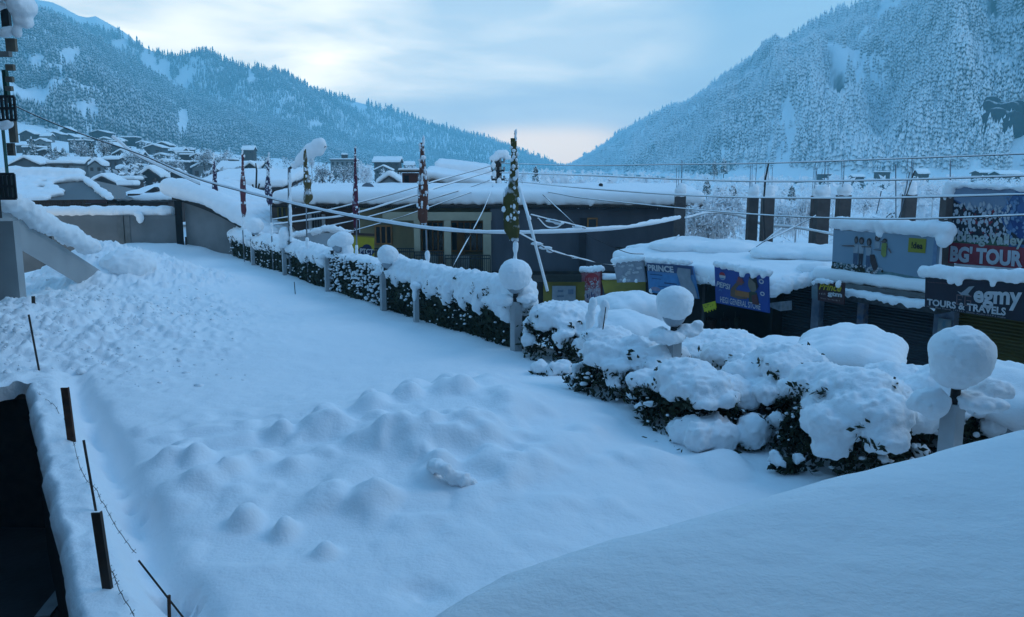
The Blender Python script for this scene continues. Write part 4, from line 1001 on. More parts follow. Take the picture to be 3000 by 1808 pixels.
# ================================================================ lettering
def textmesh(s, bold=0.0, shear=0.0, space=1.0):
    cu = bpy.data.curves.new('t', 'FONT'); cu.body = s; cu.offset = bold; cu.shear = shear; cu.space_character = space; cu.resolution_u = 3
    o = bpy.data.objects.new('t', cu); COL.objects.link(o); dg = bpy.context.evaluated_depsgraph_get()
    me = bpy.data.meshes.new_from_object(o.evaluated_get(dg)); bpy.data.objects.remove(o); bpy.data.curves.remove(cu)
    v = np.array([x.co[:] for x in me.vertices]); f = [tuple(p.vertices) for p in me.polygons]; bpy.data.meshes.remove(me)
    return v, f
def flatmat(name, col, rough=.55, col2=None, scale=6): return mat('ink_' + name, col, col2 or tuple(c * .85 for c in col), scale, rough)
class Sign:
    def __init__(s, name, corners, off, label, m_, cat='sign', thick=.06, group=None, d=None):
        if d is None: P = [onplane(x, y, HP1 + HN * off, HN) for x, y in corners]
        else: P = [at(x, y, d) for x, y in corners]
        s.P = P; s.nrm = -HN if d is None else np.array([0, -1., 0])
        s.t = thing(name, (P[2] + P[3]) / 2, label, cat, group)
        mb = MB(); mb.prism(P, -s.nrm * thick); mb.build('panel', m_, s.t); s.k = 1
    def uv(s, u, v, k=1):
        TL, TR, BR, BL = s.P; u = np.asarray(u)[..., None]; v = np.asarray(v)[..., None]
        return TL * (1 - u) * (1 - v) + TR * u * (1 - v) + BR * u * v + BL * (1 - u) * v + s.nrm * (.004 * k)
    def poly(s, name, pts, m_, k=1, ):
        p = np.array(pts, float); V = s.uv(p[:, 0], p[:, 1], k); return linkmesh(name, V, [tuple(range(len(V)))], m_, s.t, False)
    def rect(s, name, u0, v0, u1, v1, m_, k=1): return s.poly(name, [(u0, v0), (u1, v0), (u1, v1), (u0, v1)], m_, k)
    def ell(s, name, cu, cv, ru, rv, m_, k=1, a0=0, a1=360, ri=0):
        n = 22; A = np.radians(np.linspace(a0, a1, n))
        V = s.uv(cu + ru * np.cos(A), cv + rv * np.sin(A), k)
        if ri:
            W = s.uv(cu + ru * ri * np.cos(A), cv + rv * ri * np.sin(A), k)
            return linkmesh(name, np.vstack([V, W]), [(i, i + 1, n + i + 1, n + i) for i in range(n - 1)], m_, s.t, False)
        return linkmesh(name, V, [tuple(range(n))], m_, s.t, False)
    def text(s, st, u0, v0, u1, v1, m_, bold=.02, shear=0, k=3, name='lettering', tilt=0):
        v, f = textmesh(st, bold, shear); lo = v.min(0); hi = v.max(0)
        a = (v[:, 0] - lo[0]) / (hi[0] - lo[0]); b = (v[:, 1] - lo[1]) / (hi[1] - lo[1])
        V = s.uv(u0 + (u1 - u0) * a, v1 + (v0 - v1) * b + tilt * a, k)
        return linkmesh(name, V, f, m_, s.t, False)
    def scrawl(s, name, u0, v0, u1, v1, m_, n, seed, k=4):
        # writing too worn to read: a row of short strokes
        rs = np.random.default_rng(seed); V = []; Fc = []
        for i in range(n):
            a = u0 + (u1 - u0) * (i + .1) / n; w = (u1 - u0) / n * rs.uniform(.25, .8); h0 = v0 + (v1 - v0) * rs.uniform(0, .35); h1 = v1 - (v1 - v0) * rs.uniform(0, .3)
            V.append(s.uv(np.array([a, a + w * .6, a + w, a + w * .4]), np.array([h0, h0 + (h1 - h0) * .1, h1, h1]), k)); Fc.append(tuple(range(i * 4, i * 4 + 4)))
        o = linkmesh(name, np.vstack(V), Fc, m_, s.t, False); o['kind'] = 'stuff'; return o
    def spots(s, name, n, box, size, m_, seed, k=2, asp=1.0):
        rs = np.random.default_rng(seed); V = []; Fc = []
        for i in range(n):
            cu, cv = rs.uniform(box[0], box[2]), rs.uniform(box[1], box[3]); r = size * rs.uniform(.4, 1.4); m_n = 7
            A = np.linspace(0, 6.28, m_n, endpoint=False); rr = r * rs.uniform(.6, 1.3, m_n)
            V.append(s.uv(cu + rr * np.cos(A), cv + rr * asp * np.sin(A), k + i * .02)); Fc.append(tuple(range(i * m_n, i * m_n + m_n)))
        o = linkmesh(name, np.vstack(V), Fc, m_, s.t, False); o['kind'] = 'stuff'; return o
    def top_snow(s, r, seed, sag=(), u0=0, u1=1, up=.5, back=.5, step=.45, crumb=.04, sq=.85, vox=.045):
        u = np.linspace(u0, u1, 12); P = s.uv(u, np.zeros(12), 0) + np.array([0, 0, r * up]) - s.nrm * r * back
        el = pathlumps(P, r, step, .2, sq, random.Random(seed))
        for uu, vv, rr in sag: el.append((s.uv(np.array(uu), np.array(vv), 4) - s.nrm * rr * .3, (rr, rr * .7, rr)))
        v, f = blob(el, vox, r * .18, 1.2 / r, seed, crumb=crumb, cf=9); return linkmesh('snow_cover', v, f, SNOW, s.t)
WHITE = flatmat('white', (.44, .46, .49)); BLACK = flatmat('black', (.012, .012, .014)); BLUE = flatmat('blue', (.012, .045, .22), .4)
BLUE2 = flatmat('sky_blue', (.06, .20, .38)); RED = flatmat('red', (.28, .02, .03)); YEL = flatmat('yellow', (.42, .34, .02)); SKIN = flatmat('tan', (.12, .075, .05)); GREYT = flatmat('grey', (.25, .28, .31))
GRN = flatmat('green', (.06, .12, .06)); DKG = flatmat('dark_green', (.02, .03, .02)); BRN = flatmat('brown', (.06, .03, .025)); ORG = flatmat('orange', (.26, .11, .04)); TEAL = flatmat('teal', (.10, .20, .22))
# yellow board behind the hedge
s = Sign('yellow_board', [(1029, 690), (1096, 694), (1095, 764), (1030, 758)], 0, 'yellow board with white letters in a dark cloud emblem behind the hedge', flatmat('board_yellow', (.38, .31, .02)), d=33)
s.rect('header', 0, -.13, 1.02, -.02, BRN, 1); s.rect('header_edge', 0, -.02, 1.02, .04, flatmat('ochre', (.2, .15, .03)), 2)
for cu, cv, r in ((.55, .62, .24), (.70, .48, .2), (.86, .62, .16), (.70, .68, .27)): s.ell('emblem', cu, cv, r, r * .75, flatmat('navy', (.018, .022, .07)), 2 + cu)
s.text('PTCT', .38, .52, .98, .74, WHITE, .03, k=5); s.rect('rule', .58, .88, .9, .90, GREYT, 2)
m = MB(); m.bar(s.P[3] + np.array([.05, .03, 0]), s.P[3] + np.array([.05, .03, -3.0]), .08, .08, up=(0, 1, 0)); m.bar(s.P[2] + np.array([-.05, .03, 0]), s.P[2] + np.array([-.05, .03, -3.0]), .08, .08, up=(0, 1, 0)); m.build('stand', DARKMETAL, s.t)
# red sign
s = Sign('red_sign', [(1701, 795), (1761, 792), (1762, 872), (1701, 890)], 11, 'narrow red drinks sign speckled with snow by the yellow kiosk', flatmat('dark_maroon', (.14, .03, .035)))
s.rect('field', .04, .05, .96, .62, flatmat('rose', (.24, .05, .07), .5, (.36, .16, .18), 9), 1); s.ell('oval_badge', .55, .28, .34, .20, flatmat('badge_red', (.34, .03, .04)), 2); s.scrawl('badge_script', .30, .21, .82, .35, flatmat('pale_pink', (.45, .28, .3)), 7, 3)
s.rect('lower_field', .04, .62, .96, 1.0, flatmat('snowy_pink', (.40, .36, .40), .6, (.24, .16, .2), 12), 1); s.scrawl('badge_marks', .30, .70, .74, .96, flatmat('badge_navy', (.02, .03, .13)), 4, 4, 5)
s.spots('stuck_snow', 60, (.05, .32, .95, .8), .035, WHITE, 5, 4, .7)
s.top_snow(.15, 5, u0=.02, u1=.98, up=.4, vox=.03)
# yellow kiosk and awning
kio = thing('yellow_kiosk', at(1645, 890, 34), 'yellow fronted kiosk with a white poster window across the road', 'kiosk')
plate('wall', 1480, 826, 1716, 1000, 34.6, 2.5, BAND, kio); plate('front_frame', 1592, 826, 1712, 960, 34.4, .12, mat('kiosk_yellow', (.22, .17, .025), (.17, .13, .02), 2, .6), kio)
plate('poster', 1618, 838, 1686, 900, 34.3, .05, GREYT, kio); plate('fascia', 1600, 806, 1704, 826, 34.2, .1, mat('fascia_dark', (.03, .03, .025), None, 5, .7), kio)
o = plate('poster_mark', 1634, 850, 1650, 856, 34.27, .02, flatmat('slate', (.12, .16, .22)), kio); plate('poster_mark', 1664, 848, 1680, 862, 34.27, .02, flatmat('slate', (.12, .16, .22)), kio); plate('poster_mark', 1632, 866, 1652, 870, 34.27, .02, flatmat('slate', (.12, .16, .22)), kio)
m = MB(); A, B = at(1476, 826, 34.3), at(1716, 826, 34.3)
awn = thing('yellow_awning', at(1830, 860, 33), 'yellow slanting awning between the red sign and the blue poster', 'awning')
a, b, c, e = at(1763, 826, 33.4), at(1896, 826, 32.4), at(1900, 858, 31.8), at(1772, 862, 32.8)
m = MB(); m.prism([a, b, c, e], (0, .1, .06)); m.build('sheet', mat('awning_yellow', (.26, .19, .02), (.2, .15, .02), 2, .7), awn)
v, f = pad(a + np.array([0, .1, .06]), b + np.array([0, .1, .06]), b + np.array([0, .7, .1]), a + np.array([0, .7, .1]), .18, .08, .1, .03); linkmesh('snow_cover', v, f, SNOW, awn)
plate('valance', 1772, 860, 1892, 885, 32.6, .06, mat('valance', (.11, .09, .03), (.05, .05, .04), 4, .8), awn)
m = MB(); m.box(at(1830, 960, 33.2), (1.7, .3, 2.4)); m.build('stall_back', BAND, awn)

# ================================================================ row of shops on the right
OFF = 11.6
def sh(px, py, off): return onplane(px, py, HP1 + HN * off, HN)
def shp(px, off, z): p = sh(px, 900, off); p[2] = z; return p
SHUT = mat('dark_shutter', (.034, .040, .048), (.020, .024, .031), 3, .6, 1.0, 20, stretch=(.05, .05, 1))
SHUTY = mat('mustard_shutter', (.075, .062, .012), (.05, .042, .01), 3, .6, 1.0, 20, stretch=(.05, .05, 1))
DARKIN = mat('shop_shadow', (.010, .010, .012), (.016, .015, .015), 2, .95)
row = thing('shop_row', shp(2450, OFF, -1.6), 'row of shuttered shops under one snow covered slab roof', 'building')
def spl(name, x0, x1, off, z0, z1, m_, dep=.12, parent=row):
    a, b = shp(x0, off, z0), shp(x1, off, z0); mb = MB(); mb.prism([a, b, b + np.array([0, 0, z1 - z0]), a + np.array([0, 0, z1 - z0])], HN * dep); return mb.build(name, m_, parent)
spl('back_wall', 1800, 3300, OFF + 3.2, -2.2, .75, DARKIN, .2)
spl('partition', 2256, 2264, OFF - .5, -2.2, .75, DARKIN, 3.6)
def shutter(x0, x1, m_, z0=-2.0, z1=.62, n=30):
    a, b = shp(x0, OFF, 0), shp(x1, OFF, 0); V = []; Fc = []
    for i in range(n * 2 + 1):
        z = z0 + (z1 - z0) * i / (2 * n); o = -.03 if i % 2 else .0
        V += [a + HN * o + np.array([0, 0, z]), b + HN * o + np.array([0, 0, z])]
    for i in range(n * 2): Fc.append((2 * i, 2 * i + 1, 2 * i + 3, 2 * i + 2))
    linkmesh('shutter', np.array(V), Fc, m_, row, False)
shutter(2264, 2376, SHUT); shutter(2400, 2512, SHUT); shutter(2532, 2738, SHUT); shutter(2800, 3200, SHUTY)
PILW = mat('worn_blue_white', (.17, .20, .24), (.08, .11, .16), 3, .85)
spl('column', 2377, 2400, OFF - .25, -2.2, .7, PILW, .3); spl('column', 2512, 2531, OFF - .25, -2.2, .7, mat('poster_blue', (.06, .10, .18), (.16, .15, .16), 7, .85), .3); spl('column', 2738, 2798, OFF - .25, -2.2, .7, PILW, .3)
spl('door_poster', 2752, 2790, OFF - .29, -1.0, .3, mat('pasted_paper', (.10, .18, .23), (.22, .25, .24), 6, .8), .02)
spl('dark_post', 2056, 2064, OFF - 1.4, -2.2, .7, DARKMETAL, .06)
# open shop under the blue signs
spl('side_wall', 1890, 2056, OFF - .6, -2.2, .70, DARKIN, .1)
def goods(name, lab, px, py, w, h, m_, off=OFF + .3, cat='goods'):
    c = sh(px, py, off); t = thing(name, c, lab, cat); p, nn, f = rbox(w, .25, h, .06, .06)
    V = c + HT * (p[:, :1] - w / 2) + HN * p[:, 1:2] + np.array([0, 0, 1.]) * (p[:, 2:3] - h / 2); V += (fbm(V * 4, 2, px)[:, None]) * .05
    linkmesh('cloth', V, f, m_, t); mb = MB(); mb.tube([c + np.array([0, 0, h / 2 - .05]), c + np.array([0, 0, h / 2 + .2])], .012, 5); mb.build('hook', DARKMETAL, t)
goods('hanging_jacket', 'dull red jacket hanging in the open shop doorway', 2072, 975, .42, .95, mat('dull_red', (.05, .022, .02), (.03, .016, .016), 6, .9), OFF - .3, 'jacket')
goods('hanging_trousers', 'grey green trousers hanging in the open shop', 2153, 965, .16, .85, mat('dull_green', (.035, .042, .036), None, 5, .9), OFF + .3, 'trousers')
goods('hanging_bag', 'long dark bag hanging in the open shop', 2118, 960, .30, .7, mat('dull_maroon', (.028, .02, .022), None, 5, .9), OFF + .2, 'bag')
goods('cloth_sack', 'pale grey sack leaning at the open shop floor', 2172, 1022, .34, .6, mat('pale_sack', (.085, .09, .085), (.05, .055, .05), 5, .9), OFF - .2, 'sack')
# slab roof and snow on it
z0 = .82
fl, fr, bl, br = shp(1792, 9.9, .74), shp(2256, 9.5, .52), shp(1990, 15.0, 1.02), shp(2560, 15.5, 1.06)
m = MB(); m.prism([fl, fr, br, bl], (0, 0, .12)); m.build('roof_slab', mat('roof_edge', (.05, .05, .055), (.03, .03, .032), 3, .9), row)
up = np.array([0, 0, .12])
v, f = pad(fl + up, fr + up, br + up, bl + up, .42, .2, .10, .09, .8, 13, over=.08, ragged=.16, slump=.05); linkmesh('snow_cover', v, f, SNOW, row)
el = pathlumps([shp(2040, 9.8, .74), shp(2252, 9.55, .66)], .20, .5, .3, .9) + pathlumps([shp(2252, 9.55, .64), shp(2300, 10.2, .80), shp(2380, 11.3, .98)], .22, .45, .25, .85) + [(shp(2262, 9.6, .62), (.18, .18, .16))]
v, f = blob(el, .05, .05, 3, 14, crumb=.05); linkmesh('drooping_snow', v, f, SNOW, row)
fl2, fr2, bl2, br2 = shp(2370, 11.0, .80), shp(3300, 11.0, .80), shp(2480, 17, .95), shp(3300, 17, .95)
m = MB(); m.prism([fl2, fr2, br2, bl2], (0, 0, .14)); m.build('roof_slab', CONCRETE, row)
v, f = pad(fl2 + up, fr2 + up, br2 + up, bl2 + up, .40, .19, .12, .08, .9, 15, ragged=.2); linkmesh('snow_cover', v, f, SNOW, row)
# loose snow piled on the roof
el = [(shp(2010, 12.2, 1.42), (1.5, 1.0, .28)), (shp(2120, 12.8, 1.42), (1.3, 1.2, .3)), (shp(2330, 13.2, 1.45), (1.6, 1.3, .32)), (shp(2440, 13.5, 1.5), (1.2, 1.2, .35)), (shp(1900, 11.5, 1.30), (1.0, .7, .2)), (shp(2380, 11.6, 1.15), (.6, .5, .28))]
v, f = blob(el, .09, .10, 1.0, 16, crumb=.03, cf=4); linkmesh('snow_heap', v, f, SNOW, row)
spl('awning_edge', 2440, 2745, 10.7, .50, .66, mat('awning_black', (.02, .022, .024), (.05, .055, .06), 7, .7), .7)
a, b = shp(2442, 10.65, .66), shp(2740, 10.65, .62)
v, f = pad(a, b, b + HN * .6, a + HN * .6, .16, .07, .07, .05, 4, 5, ragged=.16); linkmesh('awning_snow', v, f, SNOW, row)
# unfinished concrete pillars
PILC = mat('bare_concrete', (.10, .085, .082), (.07, .06, .06), 2.5, .9, .4, 12)
PILL = [(1993, 28, 575, 722, 36, .55, 'bare concrete pillar at the end of the long grey wall'), (2206, 27, 578, 722, 34, .50, 'bare concrete pillar left of the bent black pipe'), (2250, 31, 578, 735, 33, .50, 'bare concrete pillar just behind the bent black pipe'),
        (2386, 15, 574, 665, 36, .45, 'slender pillar beside the wide bare pillar'), (2409, 36, 578, 672, 34, .50, 'widest bare concrete pillar of the unfinished roof'), (2472, 33, 572, 650, 36, .50, 'bare pillar with its foot cut off by a snow drift'),
        (2665, 31, 570, 656, 35, .55, 'bare pillar beside the leaning rebar rods')]
for px, w, yt_, yb, d, cap, lab in PILL:
    tp = at(px, yt_, d); bt = at(px, yb, d); W = w * d / FPX
    t = thing('concrete_pillar', (bt[0], d, bt[2]), lab, 'pillar', 'unfinished roof pillars')
    m = MB(); m.box((tp[0], d, (tp[2] - 3) / 2), (W, W, tp[2] + 3)); m.build('shaft', PILC, t)
    m = MB()
    for k in range(5):
        a = tp + np.array([random.uniform(-.4, .4) * W, random.uniform(-.4, .4) * W, 0]); m.tube([a, a + np.array([random.uniform(-.06, .06), 0, random.uniform(1.0, 1.6)])], .010, 5)
    m.build('rebar', mat('frosty_rebar', (.16, .19, .23), None, 5, .8), t)
    el = [(tp + np.array([0, 0, cap * .42]), (W * .62, W * .62, cap * .5)), (tp + np.array([.03, 0, cap * .75]), (W * .5, W * .5, cap * .32)), (tp + np.array([0, -.05, .02]), (W * .6, W * .5, .10))]
    v, f = blob(el, .04, .03, 4, int(px), crumb=.02); linkmesh('snow_cap', v, f, SNOW, t)
# bent pipe and the leaning rods
pp = thing('bent_pipe', at(2246, 700, 32), 'thin black bent pipe rising past the pillars to the wires', 'pipe')
m = MB(); m.tube([at(x, y, 32) for x, y in ((2244, 740), (2238, 640), (2238, 580), (2243, 520), (2252, 478))], .035, 7); m.build('pipe', DARKMETAL, pp)
for i, (xa, ya, xb, yb, lab) in enumerate(((2625, 660, 2624, 482, 'upright frosted rod left of the leaning rods'), (2632, 655, 2665, 505, 'leaning thin rod crossing the bare pillar'), (2628, 655, 2680, 500, 'most slanted thin dark rod by the bare pillar'), (2568, 625, 2582, 560, 'short thin rod on the snow between two pillars'), (2784, 545, 2784, 470, 'thin frosted rod above the big billboard'))):
    t = thing('rebar_rod', at(xa, ya, 34), lab, 'rod', 'rods standing on the unfinished roof'); m = MB(); m.tube([at(xa, ya, 34), at(xb, yb, 34)], .022, 6); m.build('rod', mat('frosty_rebar', (.16, .19, .23)) if i != 2 else DARKMETAL, t)
# signs
s = Sign('grey_sign', [(1796, 768), (1881, 762), (1891, 826), (1808, 828)], 9.6, 'faded grey snow crusted sign without lettering left of the blue poster', flatmat('faded_grey', (.26, .28, .32), .7, (.19, .21, .25), 3))
s.spots('stuck_snow', 26, (.05, .1, .95, .95), .05, WHITE, 9, 3, 1); s.top_snow(.12, 6, [(.3, .9, .1), (.7, .95, .08), (.05, .1, .12)], up=.5, vox=.035)
s = Sign('blue_poster', [(1894, 770), (2028, 780), (2046, 876), (1901, 856)], 9.4, 'torn blue poster with a big pale grey patch under the shop roof edge', flatmat('poster_mid', (.05, .15, .32), .5, (.07, .19, .36), 2), 'poster')
s.rect('header_band', 0, 0, 1, .27, flatmat('header_navy', (.03, .06, .15)), 1); s.text('PRINCE', .03, .05, .60, .26, WHITE, .04, 0, 4)
s.rect('lower_field', .04, .34, .66, .98, flatmat('field_blue', (.05, .20, .42)), 2)
for (a, b, c, e) in ((.06, .36, .34, .39), (.10, .50, .30, .52), (.36, .60, .62, .64), (.22, .74, .50, .76)): s.rect('print_line', a, b, c, e, flatmat('ink_dark', (.02, .06, .15)), 4)
s.ell('badge', .16, .86, .10, .07, flatmat('badge_grey', (.2, .2, .3)), 4)
s.poly('torn_patch', [(.66, .25), (.70, .08), (.96, .10), (.93, .40), (.98, .62), (1.0, .98), (.74, .99), (.70, .60)], flatmat('torn_grey', (.24, .27, .31), .7, (.18, .21, .25), 3), 5)
s.top_snow(.11, 7, [(.05, .95, .1)], u0=.0, u1=.9, up=1.0, vox=.035)
s = Sign('store_sign', [(2093, 778), (2250, 806), (2252, 917), (2097, 887)], 9.05, 'blue drinks sign of the general store with a man drinking', flatmat('cola_blue', (.012, .045, .21), .4, (.016, .06, .26), 2))
s.ell('logo_white', .155, .245, .062, .105, WHITE, 2); s.ell('logo_red', .155, .225, .058, .085, RED, 3, 180, 360); s.ell('logo_blue', .155, .275, .05, .06, BLUE2, 3, 20, 160)
s.text('PEPSI', .03, .40, .31, .55, WHITE, .025, .25, 4, tilt=.03)
s.text('HEGI GENERAL STORE', .10, .80, .86, .96, WHITE, .012, 0, 4, tilt=-.0)
for (cu, cv, r) in ((.885, .20, .045), (.90, .52, .04)): s.ell('ring', cu, cv, r, r * 1.4, WHITE, 3, ri=.55)
s.ell('ring', .105, .66, .03, .05, BLUE2, 3, 180, 360, ri=.6)
s.poly('painted_arm', [(.30, .74), (.31, .55), (.40, .38), (.46, .32), (.50, .36), (.42, .50), (.40, .60), (.62, .60), (.62, .74), (.45, .78)], SKIN, 3)
s.poly('painted_hand', [(.42, .30), (.52, .24), (.58, .30), (.52, .40), (.44, .40)], flatmat('hand', (.15, .07, .06)), 4)
s.rect('painted_bottle', .40, .55, .66, .70, ORG, 5); s.poly('painted_can', [(.46, .18), (.56, .22), (.53, .34), (.45, .30)], flatmat('can_red', (.22, .05, .06)), 5)
s.ell('painted_face', .73, .32, .085, .20, flatmat('face', (.15, .13, .10)), 4); s.poly('painted_hair', [(.66, .16), (.72, .08), (.80, .12), (.83, .34), (.80, .46), (.78, .28), (.70, .18)], BLACK, 5)
s.poly('painted_shirt', [(.62, .58), (.70, .50), (.80, .52), (.84, .80), (.66, .80)], flatmat('shirt', (.035, .05, .035)), 3); s.poly('painted_sleeve', [(.70, .62), (.80, .56), (.84, .84), (.72, .84)], flatmat('sleeve', (.10, .035, .035)), 5)
s.top_snow(.13, 8, [(.55, .05, .14), (.75, .07, .13), (.92, .03, .1)], up=.35, u1=.98, vox=.035)
s = Sign('small_sign', [(2395, 824), (2473, 830), (2471, 892), (2396, 880)], 10.3, 'small maroon sign with yellow slanted script under the roof edge', flatmat('maroon', (.05, .018, .02), .5))
s.text('Prince', .06, .06, .92, .42, YEL, .02, .35, 4); s.scrawl('worn_script', .06, .54, .34, .68, flatmat('pale', (.28, .26, .26)), 4, 8); s.text('gtm', .40, .46, .95, .74, WHITE, .05, 0, 4); s.scrawl('worn_script', .12, .81, .90, .89, flatmat('pale', (.28, .26, .26)), 14, 9)
v, f = blob(pathlumps([s.uv(np.array(.0), np.array(-.03)), s.uv(np.array(.55), np.array(-.02))], .09, .5, .3) + [(s.uv(np.array(.82), np.array(.05), 6), (.09, .07, .13))], .03, .02, 5, crumb=.03); linkmesh('snow_cover', v, f, SNOW, s.t)
bo = thing('pale_board', sh(2385, 870, 10.35), 'pale blue grey board hanging left of the small maroon sign', 'board'); P = [sh(x, y, 10.35) for x, y in ((2378, 826), (2395, 826), (2396, 878), (2377, 874))]
m = MB(); m.prism(P, HN * .05); m.build('panel', mat('pale_board', (.16, .21, .23), (.11, .15, .17), 4, .7), bo)
v, f = blob([(P[0] + np.array([.08, -.05, -.02]), (.12, .07, .10)), (P[0] + np.array([.1, -.06, -.3]), (.06, .05, .12))], .03, .02, 6); linkmesh('snow_cover', v, f, SNOW, bo)
s = Sign('yellow_tag', [(2058, 892), (2095, 882), (2098, 902), (2063, 914)], 9.6, 'bright yellow ragged edged tag hung left of the store sign', flatmat('neon_yellow', (.44, .44, .01), .5), 'tag', .03)
s.spots('print', 8, (.05, .2, .95, .6), .06, flatmat('dark_olive', (.06, .06, .01)), 3, 3, .8)
m = MB()
for k in range(4): m.prism([s.uv(np.array(.2 + k * .22), np.array(.98)), s.uv(np.array(.32 + k * .22), np.array(.98)), s.uv(np.array(.28 + k * .22), np.array(1.25)), s.uv(np.array(.22 + k * .22), np.array(1.22))], HN * .02)
m.build('fringe', flatmat('neon_yellow', (.44, .44, .01)), s.t)
t = thing('tin_sheet', sh(2270, 900, 9.9), 'short pale tin sheet end under the drooping roof snow', 'sheet'); P = [sh(x, y, 9.9) for x, y in ((2254, 888), (2287, 884), (2287, 912), (2256, 900))]
m = MB(); m.prism(P, HN * .5); m.build('sheet', mat('pale_tin', (.22, .25, .28), (.15, .17, .19), 8, .5), t)
s = Sign('red_board', [(2372, 776), (2424, 776), (2412, 792), (2382, 792)], 12.0, 'faded red board buried in the roof snow', flatmat('faded_red', (.22, .08, .11), .6), 'board')
# dancing people billboard
BB = flatmat('billboard_pale', (.16, .25, .33), .35, (.19, .28, .36), .8)
s = Sign('billboard', [(2442, 673), (2750, 694), (2738, 834), (2436, 806)], 11.2, 'pale billboard with five dancing people and a yellow square', BB, 'billboard', .10)
s.poly('printed_meadow', [(0, .70), (.18, .72), (.30, .80), (.62, .82), (1, .92), (1, 1), (0, 1)], flatmat('meadow', (.12, .21, .23), .5, (.08, .15, .17), 5), 1)
s.spots('printed_flowers', 90, (.01, .72, .34, .98), .016, DKG, 31, 2, 2.2); s.spots('printed_flowers', 60, (.2, .82, .55, .99), .015, DKG, 32, 2, 2.2); s.spots('stuck_snow', 70, (.01, .72, .52, .98), .010, WHITE, 33, 5, 2.0)
s.rect('caption_strip', .01, .93, .2, .955, flatmat('strip', (.2, .2, .3)), 7)
HAIR = flatmat('hair', (.035, .03, .035)); SHIRT = flatmat('shirt_pale', (.28, .33, .38)); JEAN = flatmat('jean', (.06, .10, .17)); FLESH = flatmat('flesh', (.13, .11, .11))
def dancer(cx, top, h, hairw, legm, sm_, kneel=False):
    s.ell('printed_hair', cx, top + h * .10, hairw, h * .12, HAIR, 5); s.ell('printed_face', cx - .002, top + h * .12, hairw * .6, h * .075, FLESH, 6)
    s.poly('printed_top', [(cx - .028, top + h * .24), (cx + .028, top + h * .24), (cx + .024, top + h * .52), (cx - .022, top + h * .52)], sm_, 5)
    if not kneel:
        s.poly('printed_legs', [(cx - .022, top + h * .52), (cx + .024, top + h * .52), (cx + .018, top + h), (cx + .004, top + h), (cx, top + h * .66), (cx - .008, top + h), (cx - .02, top + h)], legm, 4)
dancer(.245, .12, .68, .018, JEAN, SHIRT); dancer(.300, .13, .66, .026, flatmat('dark_leg', (.03, .035, .05)), SHIRT); dancer(.375, .14, .70, .024, JEAN, SHIRT)
dancer(.455, .07, .50, .026, JEAN, SHIRT, True); dancer(.525, .12, .40, .022, flatmat('legs_pale', (.2, .25, .3)), flatmat('lime', (.2, .25, .07)), True)
s.poly('printed_skirt', [(.39, .48), (.435, .47), (.475, .72), (.465, .80), (.43, .80), (.40, .64)], flatmat('skirt', (.045, .035, .04)), 6); s.poly('printed_leg', [(.43, .80), (.455, .80), (.41, .95), (.40, .97), (.395, .93)], FLESH, 6)
for pts in ([(.10, .33), (.22, .30), (.24, .335), (.10, .345)], [(.30, .31), (.40, .30), (.40, .325), (.31, .335)], [(.42, .36), (.52, .36), (.52, .385), (.43, .375)], [(.50, .16), (.56, .28), (.545, .30), (.49, .18)], [(.57, .30), (.60, .40), (.59, .42), (.56, .33)]): s.poly('printed_arm', pts, FLESH, 7)
s.poly('printed_dress', [(.50, .22), (.545, .20), (.55, .48), (.525, .52), (.50, .46)], flatmat('lime', (.2, .25, .07)), 8)
s.rect('yellow_square', .745, .06, .90, .36, flatmat('square_yellow', (.24, .24, .03)), 4); s.text('!dea', .775, .14, .875, .28, BLACK, .03, 0, 6)
s.rect('right_edge', .965, .06, 1.0, .98, flatmat('edge_blue', (.14, .22, .34)), 3)
m = MB()
for u in (.02, .98): p = s.uv(np.array(u), np.array(1.0), -20); q = s.uv(np.array(u), np.array(.0), -20); m.bar(q, p - np.array([0, 0, .6]), .09, .09, up=(0, 1, 0))
m.build('frame', DARKMETAL, s.t)
s.top_snow(.26, 9, [(.47, .02, .12), (1.04, .06, .22)], u0=.01, u1=1.02, up=.72, sq=.78, vox=.05, crumb=.02)
wp_ = thing('white_post', sh(2746, 800, 11.4), 'white snow crusted post between the pale billboard and the big one', 'post'); P = [sh(x, y, 11.4) for x, y in ((2740, 694), (2754, 694), (2750, 790), (2738, 790))]
m = MB(); m.prism(P, HN * .12); m.build('post', SNOW, wp_)
# big tour billboard with a crowd in the snow
s = Sign('tour_billboard', [(2792, 540), (3160, 562), (3150, 800), (2778, 770)], 11.9, 'big blue billboard with a printed crowd above a red band', flatmat('bill_blue', (.045, .11, .26), .4, (.07, .16, .34), 1.5), 'billboard', .12)
s.poly('printed_sky', [(0, 0), (.55, 0), (.46, .22), (.40, .34), (.14, .33), (.08, .22), (0, .18)], flatmat('print_grey', (.17, .24, .34), .4, (.21, .29, .40), 2), 1)
s.poly('printed_hillside', [(0, .18), (.09, .26), (.2, .34), (.34, .36), (.40, .34), (.46, .5), (.62, .64), (.66, .70), (0, .66)], flatmat('hillside', (.028, .035, .05)), 2)
s.poly('printed_slope', [(.5, .4), (.75, .45), (1, .42), (1, .70), (.66, .70), (.56, .6)], flatmat('print_navy', (.02, .06, .2)), 3)
s.spots('printed_crowd', 110, (.01, .26, .42, .66), .014, flatmat('crowd_dark', (.02, .025, .04)), 41, 3, 2.0); s.spots('printed_jackets', 34, (.02, .30, .44, .62), .014, flatmat('jacket_red', (.20, .03, .05)), 42, 4, 1.8)
s.spots('stuck_snow', 190, (.01, .22, .50, .70), .011, flatmat('stuck', (.42, .46, .52)), 43, 6, 2.3); s.spots('stuck_snow', 120, (.46, .06, 1.0, .66), .013, flatmat('stuck_blue', (.15, .27, .45)), 44, 5, 2.0)
s.rect('green_strip', .01, .67, .50, .735, flatmat('strip_green', (.06, .11, .07)), 5)
